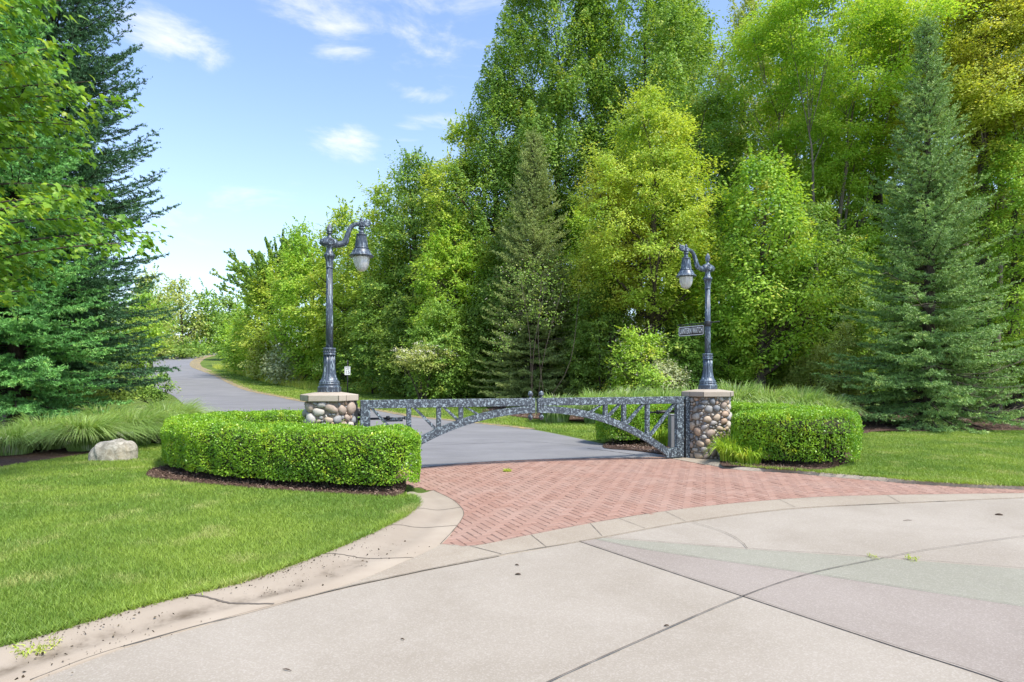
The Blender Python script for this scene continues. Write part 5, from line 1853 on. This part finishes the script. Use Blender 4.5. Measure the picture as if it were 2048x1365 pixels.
T_(492, 54, 612, 36, 740, 'bright', 'bright shrub on the inside of the road bend', 'layer', 'skirt', csize=.65, **SH)
T_(455, 68, 650, 22, 722, 'bright', 'last bright shrub where the road disappears', 'layer', 'skirt', csize=.7, **SH)
T_(545, 49, 520, 62, 745, 'yellow', 'yellow green tree above the silvery shrub', 'layer', 'oval', csize=.75)
T_(515, 59, 570, 55, 738, 'lime', 'lime tree above the road bend', 'layer', 'skirt', csize=.8)
T_(468, 80, 612, 36, 712, 'green', 'rounded green tree at the end of the road bend', 'layer', 'skirt', csize=.9)

# ------------------------------------------------------------------ trees across the bend and on the left
for u, d, top, hw, key, lab in ((300, 25, 742, 40, 'green', 'low shrub behind the big grass clump beside the drive'), (215, 22, 715, 48, 'deep', 'low dark shrub behind the spruce trunk'), (130, 21, 700, 48, 'green', 'low green shrub between the two spruce trunks'),
                                (40, 20, 690, 55, 'deep', 'low dark shrub behind the lower spruce')):
    T_(u, d, top, hw, 800, key, lab, 'layer', 'skirt', name='shrub', cat='shrub', group='shrubs under the spruces', csize=.36, limbs=8, rad=.04)

FAR = dict(group='trees beyond the road bend', limbs=14)
T_(300, 88, 560, 45, 722, 'green', 'far green tree left of the sky gap', 'layer', 'skirt', csize=1.5, **FAR)
T_(365, 96, 553, 42, 700, 'pale', 'far tree with thin crown standing across the bend', 'layer', 'oval', csize=1.4, cover=1.1, **FAR)
T_(420, 100, 580, 45, 705, 'green', 'far green tree where the road vanishes', 'layer', 'skirt', csize=1.6, **FAR)
T_(335, 104, 600, 60, 715, 'deep', 'far dark tree behind the thin crown', 'layer', 'skirt', csize=1.8, **FAR)
T_(455, 110, 590, 50, 705, 'deep', 'far dark tree hidden by the road bend shrubs', 'layer', 'skirt', csize=1.8, **FAR)
T_(300, 62, 530, 38, 720, 'pale', 'loose pale tree peeping out behind the dark spruce', 'layer', 'oval', csize=1.0, cover=1.2, **FAR)
T_(285, 45, 585, 45, 725, 'bright', 'bright tree between the dark spruce and the road', 'layer', 'skirt', csize=.75, **FAR)
T_(235, 36, 600, 60, 745, 'green', 'green tree showing under the dark spruce branches', 'layer', 'skirt', csize=.65, **FAR)
T_(150, 40, 560, 80, 750, 'bright', 'bright tree glimpsed left of the dark spruce trunk', 'layer', 'skirt', csize=.8, **FAR)
T_(40, 34, 500, 90, 760, 'deep', 'dark tree filling the gap behind the lower spruce', 'layer', 'skirt', csize=.7, **FAR)
T_(-80, 28, 380, 110, 770, 'deep', 'dark tree at the frame edge behind the maple', 'layer', 'skirt', csize=.7, **FAR)
T_(345, 84, 690, 60, 722, 'deep', 'low dark thicket along the outer road edge', 'layer', 'skirt', name='shrub', cat='shrub', csize=.9, group='trees beyond the road bend', limbs=6)
T_(395, 92, 685, 40, 712, 'green', 'low green thicket where the road runs out of sight', 'layer', 'skirt', name='shrub', cat='shrub', csize=.9, group='trees beyond the road bend', limbs=6)


# near maple: leaf shapes can be told apart here
def near_maple():
    x, y = -9.3, 8.1
    t = thing('maple_tree', (x, y, LAWN_Z), 'near maple hanging its lobed bright leaves into the left edge', 'tree')
    C, A, Nn = [], [], []
    wood = MB()
    s = np.linspace(0, 1, 12)
    wood.tube(np.stack([.25 * s, .1 * s, -.1 + 11 * s], -1), .20 * (1 - .8 * s), 10)
    k = 0
    for _ in range(230):
        h = rng.uniform(2.9, 11.5)
        a = rng.uniform(-2.2, .75)
        f = (h - 2.9) / 8.6
        reach = 3.85 * np.interp(f, [0, .10, .3, .55, .8, 1], [.72, 1.0, .95, .80, .74, .6]) * rng.uniform(.5, 1.04)
        d = np.array([math.cos(a), math.sin(a), 0])
        p0 = np.array([.1, 0, h - reach * .35])
        e = d * reach + np.array([0, 0, h - .15])
        Q = smooth_line([p0, p0 * .45 + e * .55 + np.array([0, 0, .22]), e], 16)
        wood.tube(Q, np.linspace(.028, .005, 16), 5, cap=False)
        n = int(52 * reach)
        tq = rng.uniform(.28, 1.02, n) ** .8
        P = np.stack([np.interp(tq, np.linspace(0, 1, 16), Q[:, i]) for i in range(3)], -1)
        lat = np.array([-d[1], d[0], 0])
        wd = (.16 + .62 * (1.05 - tq)) * rng.normal(0, .62, n)
        P += lat * wd[:, None] + d * rng.normal(0, .09, n)[:, None]
        P[:, 2] += -.20 * np.abs(wd) + rng.normal(0, .065, n) - .05
        C.append(P)
        A.append(norm(d * .6 + lat * np.sign(wd)[:, None] * .6 + rng.normal(0, .4, (n, 3)) + [0, 0, -.55]))
        Nn.append(norm(np.array([0, 0, 1.0]) + d * .35 + rng.normal(0, .36, (n, 3))))
    mb = MB()
    C = np.concatenate(C)
    leaves(mb, C, np.concatenate(A), np.concatenate(Nn), rng.uniform(.085, .15, len(C)), .1, lobed=True)
    mb.build('crown', LEAF['maple'], t)
    wood.build('trunk', BARK, t)


near_maple()


# plume-topped tree whose shoots stand dark against the sky
def spiky_tree():
    u, d = 565, 51
    z0 = float(tz(d))
    H = EYE + (HOR - 395) / FOC * d - z0
    t = thing('cherry_tree', (at(u, d), d, z0), 'tree with long leafy spikes standing against the sky left of the lamp', 'tree')
    wood, mb = MB(), MB()
    wood.tube([(0, 0, -.2), (.1, 0, H * .3), (0, .1, H * .62)], [.28, .2, .1], 8)
    tips = []
    for q in range(105):
        a = rng.uniform(0, 6.28)
        el = rng.uniform(.10, 1.45) ** 1.0
        Lb = rng.uniform(.70, 1.0) * (5.6 if el < .7 else 5.6 - 1.2 * (el - .7) / .75)
        o = np.array([0, 0, H * (.34 + .22 * rng.random())])
        dv = np.array([math.cos(a) * math.cos(el), math.sin(a) * math.cos(el), math.sin(el)])
        e = o + dv * Lb * np.array([1.12, 1.0, .84])
        e[2] = min(e[2], H)
        Q = smooth_line([o, (o + e) / 2 + np.array([0, 0, -.35]), e + [0, 0, .25]], 14)
        wood.tube(Q, np.linspace(.05, .012, 14), 5, cap=False)
        n = 190
        s = rng.uniform(.18, 1.0, n)
        P = np.stack([np.interp(s, np.linspace(0, 1, 14), Q[:, i]) for i in range(3)], -1)
        leaves(mb, P + rand_unit(n) * (.16 * (1.25 - .8 * s))[:, None], rand_unit(n) + dv * .5, rand_unit(n) + [0, 0, .5], .21, .12)
        for j in range(5):
            k = rng.integers(5, 12)
            d2 = norm((dv * .55 + np.array([0, 0, .75]) + rng.normal(0, .3, 3))[None])[0]
            l2 = rng.uniform(.5, 1.15)
            wood.tube([Q[k], Q[k] + d2 * l2], [.014, .006], 4, cap=False)
            m = 50
            s2 = rng.random(m)
            leaves(mb, Q[k] + d2 * (s2 * l2)[:, None] + rand_unit(m) * .08, rand_unit(m) + d2 * .5, rand_unit(m) + [0, 0, .5], .19, .11)
    mb.build('crown', LEAF['green'], t)
    wood.build('trunk', BARK, t)


spiky_tree()


# white flowering viburnum and the roses
def blossoms(t, P, size, n_each, m, name='blossom', flat=.3):
    k = len(P) * n_each
    C = np.repeat(P, n_each, 0) + rand_unit(k) * np.array([1, 1, flat]) * (size * rng.random(k) ** .5)[:, None]
    mb = MB()
    leaves(mb, C, rand_unit(k) * [1, 1, .3], rand_unit(k) * .5 + [0, 0, 1], size * .55, size * .5, fold=.05)
    mb.build(name, m, t)


t, CC, ll = tree(846, 28.0, 690, 54, 745, 'pale', 'white flowering viburnum with bare stems on the meadow edge', 'layer', 'round', name='flowering_shrub', cat='shrub', group=None, stems=7, cover=1.5, csize=.36, leaf=.10, limbs=34, rad=.09)
sel = CC[CC[:, 2] > np.percentile(CC[:, 2], 22)]
P = np.repeat(sel, 5, 0) + rand_unit(len(sel) * 5) * [.34, .34, .06] + [0, -.05, .13]
P = P[rng.random(len(P)) < .85]
blossoms(t, P, .11, 7, FLOWER)
t, CC, ll = tree(1278, 21.6, 640, 58, 795, 'bright', 'tall rose bush covered in small blush flowers behind the grass row', 'layer', 'skirt', name='rose_bush', cat='shrub', group=None, cover=1.5, csize=.36, limbs=14, rad=.05)
fr = CC[(CC[:, 1] < .3)]
P = np.repeat(fr, 6, 0) + rand_unit(len(fr) * 6) * [.38, .38, .3] + [0, -.18, .10]
P = P[rng.random(len(P)) < .62]
blossoms(t, P, .055, 4, FLOWER_PINK, flat=.6)
tc = thing('climbing_rose', (at(1068, 23.0), 23.0, 0.1), 'climbing rose with pale flowers scrambling up the olive spruce', 'climber')
vm_, P = MB(), []
for (u0, v0, su, sv, n) in ((1060, 590, 42, 26, 26), (1085, 545, 30, 22, 12), (1070, 525, 30, 14, 8), (1000, 680, 14, 26, 8), (1100, 640, 14, 30, 8)):
    for _ in range(n):
        P.append(((rng.normal(u0, su) - 1068) / FOC * 22.6, -.2 + rng.normal(0, .15) + (v0 < 600) * .6, EYE - .1 + (HOR - rng.normal(v0, sv)) / FOC * 22.6))
P = np.array(P)
k = len(P) * 16
C = np.repeat(P, 16, 0) + rand_unit(k) * .32
leaves(vm_, C, rand_unit(k), rand_unit(k) + [0, -.4, .6], .085, .055)
vm_.build('leafy_stems', LEAF['green'], tc)
sw = MB()
for p in P[::14]:
    b0 = np.array([rng.normal(0, .25), .3, 0.0])
    sw.tube(smooth_line([b0, (b0 + p) / 2 + rng.normal(0, .25, 3), p], 9), .012, 5, cap=False)
sw.build('canes', BARK, tc)
blossoms(tc, np.repeat(P, 3, 0) + rand_unit(len(P) * 3) * .3 + [0, -.22, .08], .055, 4, FLOWER_PINK, flat=.6)

# ------------------------------------------------------------------ rough meadow under the wood edge
meadow_poly = px([(425, 735), (470, 748), (540, 768), (620, 780), (760, 788), (960, 800), (1060, 808), (1200, 818), (1450, 825), (1560, 815), (1560, 770), (900, 765), (700, 757), (520, 742)])
mb = MB()
mp = smooth_line(meadow_poly, 80, True)
P = scatter_in(mp, 75000)
k = P[:, 0] < 3.0
P = P[k | (rng.random(len(P)) < .4)]
blades(mb, P, -.02, .52, .012, .35)
tag(mb.build('meadow_grass', LEAF['meadow']), kind='stuff')

# ------------------------------------------------------------------ litter on the paving
def w_noise(P):
    return .5 + .25 * (np.sin(P[:, 0] * 3.1 + 1.7 * np.sin(P[:, 1] * 4.3)) + np.sin(P[:, 1] * 5.3 + 2.1 * np.sin(P[:, 0] * 2.2)))


cr = MB()
idx = rng.integers(2, 62, 4200)
f = np.clip(rng.exponential(.28, 4200), 0, .98)
P = ko[idx] + (ki[idx] - ko[idx]) * f[:, None] + rng.normal(0, .05, (4200, 2))
keep = (w_noise(P) > rng.random(4200) * 1.1) & (rng.random(4200) < np.interp(idx, [2, 20, 40, 62], [1, .8, .35, .12]))
P, f = P[keep], f[keep]
zc = np.interp(f, [0, .14, .26, .40, .52, 1], [.072, .074, .062, .034, .020, .017])
n = len(P)
a = rand_unit(n); a[:, 2] *= .4; a = norm(a)
b = norm(np.cross(a, rand_unit(n)))
l = (.0035 + .009 * rng.random(n) ** 3)[:, None]
C = np.c_[P, zc + .004]
cr.add(np.stack([C - a * l, C + b * l * .6, C + a * l, C - b * l * .6 + [0, 0, .004]], 1).reshape(-1, 3), np.arange(n * 4).reshape(-1, 4))
tag(cr.build('soil_crumbs', CRUMBS), kind='stuff')
for k, (u, v, ln, lab) in enumerate(((1036, 1152, .05, 'dark curled leaf lying on the plaza in front of the concrete band'), (1034, 1134, .04, 'small dark leaf on the plaza nearest the concrete band'),
                                     (1815, 1044, .11, 'short dark twig lying on the pale right paving'), (1998, 1032, .08, 'dark chip near the band at the frame edge'),
                                     (1333, 1255, .035, 'tiny leaf beside the long paving joint'), (574, 1345, .06, 'thin dry stalk at the front of the plaza'),
                                     (805, 1283, .028, 'dark leaf scrap left of the long paving joint'), (1016, 941, .10, 'dark clod lying on the brick paving before the gate'))):
    x, y = ground(u, v)
    q = MB()
    a = rng.uniform(-.5, .5)
    d = np.array([math.cos(a), math.sin(a)])
    pts = smooth_line([(x - d[0] * ln / 2, y - d[1] * ln / 2, .010), (x, y, .015), (x + d[0] * ln / 2, y + d[1] * ln / 2, .011)], 9)
    rad_ = np.sin(np.linspace(.25, 2.9, 9)) * (.0035 if k in (2, 5) else ln * .15)
    q.tube(pts - [x, y, 0], rad_, 7)
    tag(q.build('litter_scrap' if k not in (2, 5) else 'twig', SOIL, None, (x, y, 0)), lab, 'debris')
for (u, v, n, h, lab) in ((470, 1186, 90, .07, 'weed tuft sprouting from the open kerb joint'), (1825, 1124, 26, .03, 'weed tuft growing in the sage paving joint'), (1015, 945, 260, .03, 'flat wisp of grass lying on the brick paving'), (1745, 1119, 20, .022, 'small weed in the joint crossing of the plaza'),
                          (70, 1312, 160, .035, 'dried grass clippings heaped in the gutter')):
    x, y = ground(u, v)
    grass_clump((x, y), h, h * 1.3, n, lab, 'meadow', w=.004, name='weed', group='weeds and clippings on the paving', z=.016 if v != 1312 else .04, base=.05 if v != 1312 else .10)
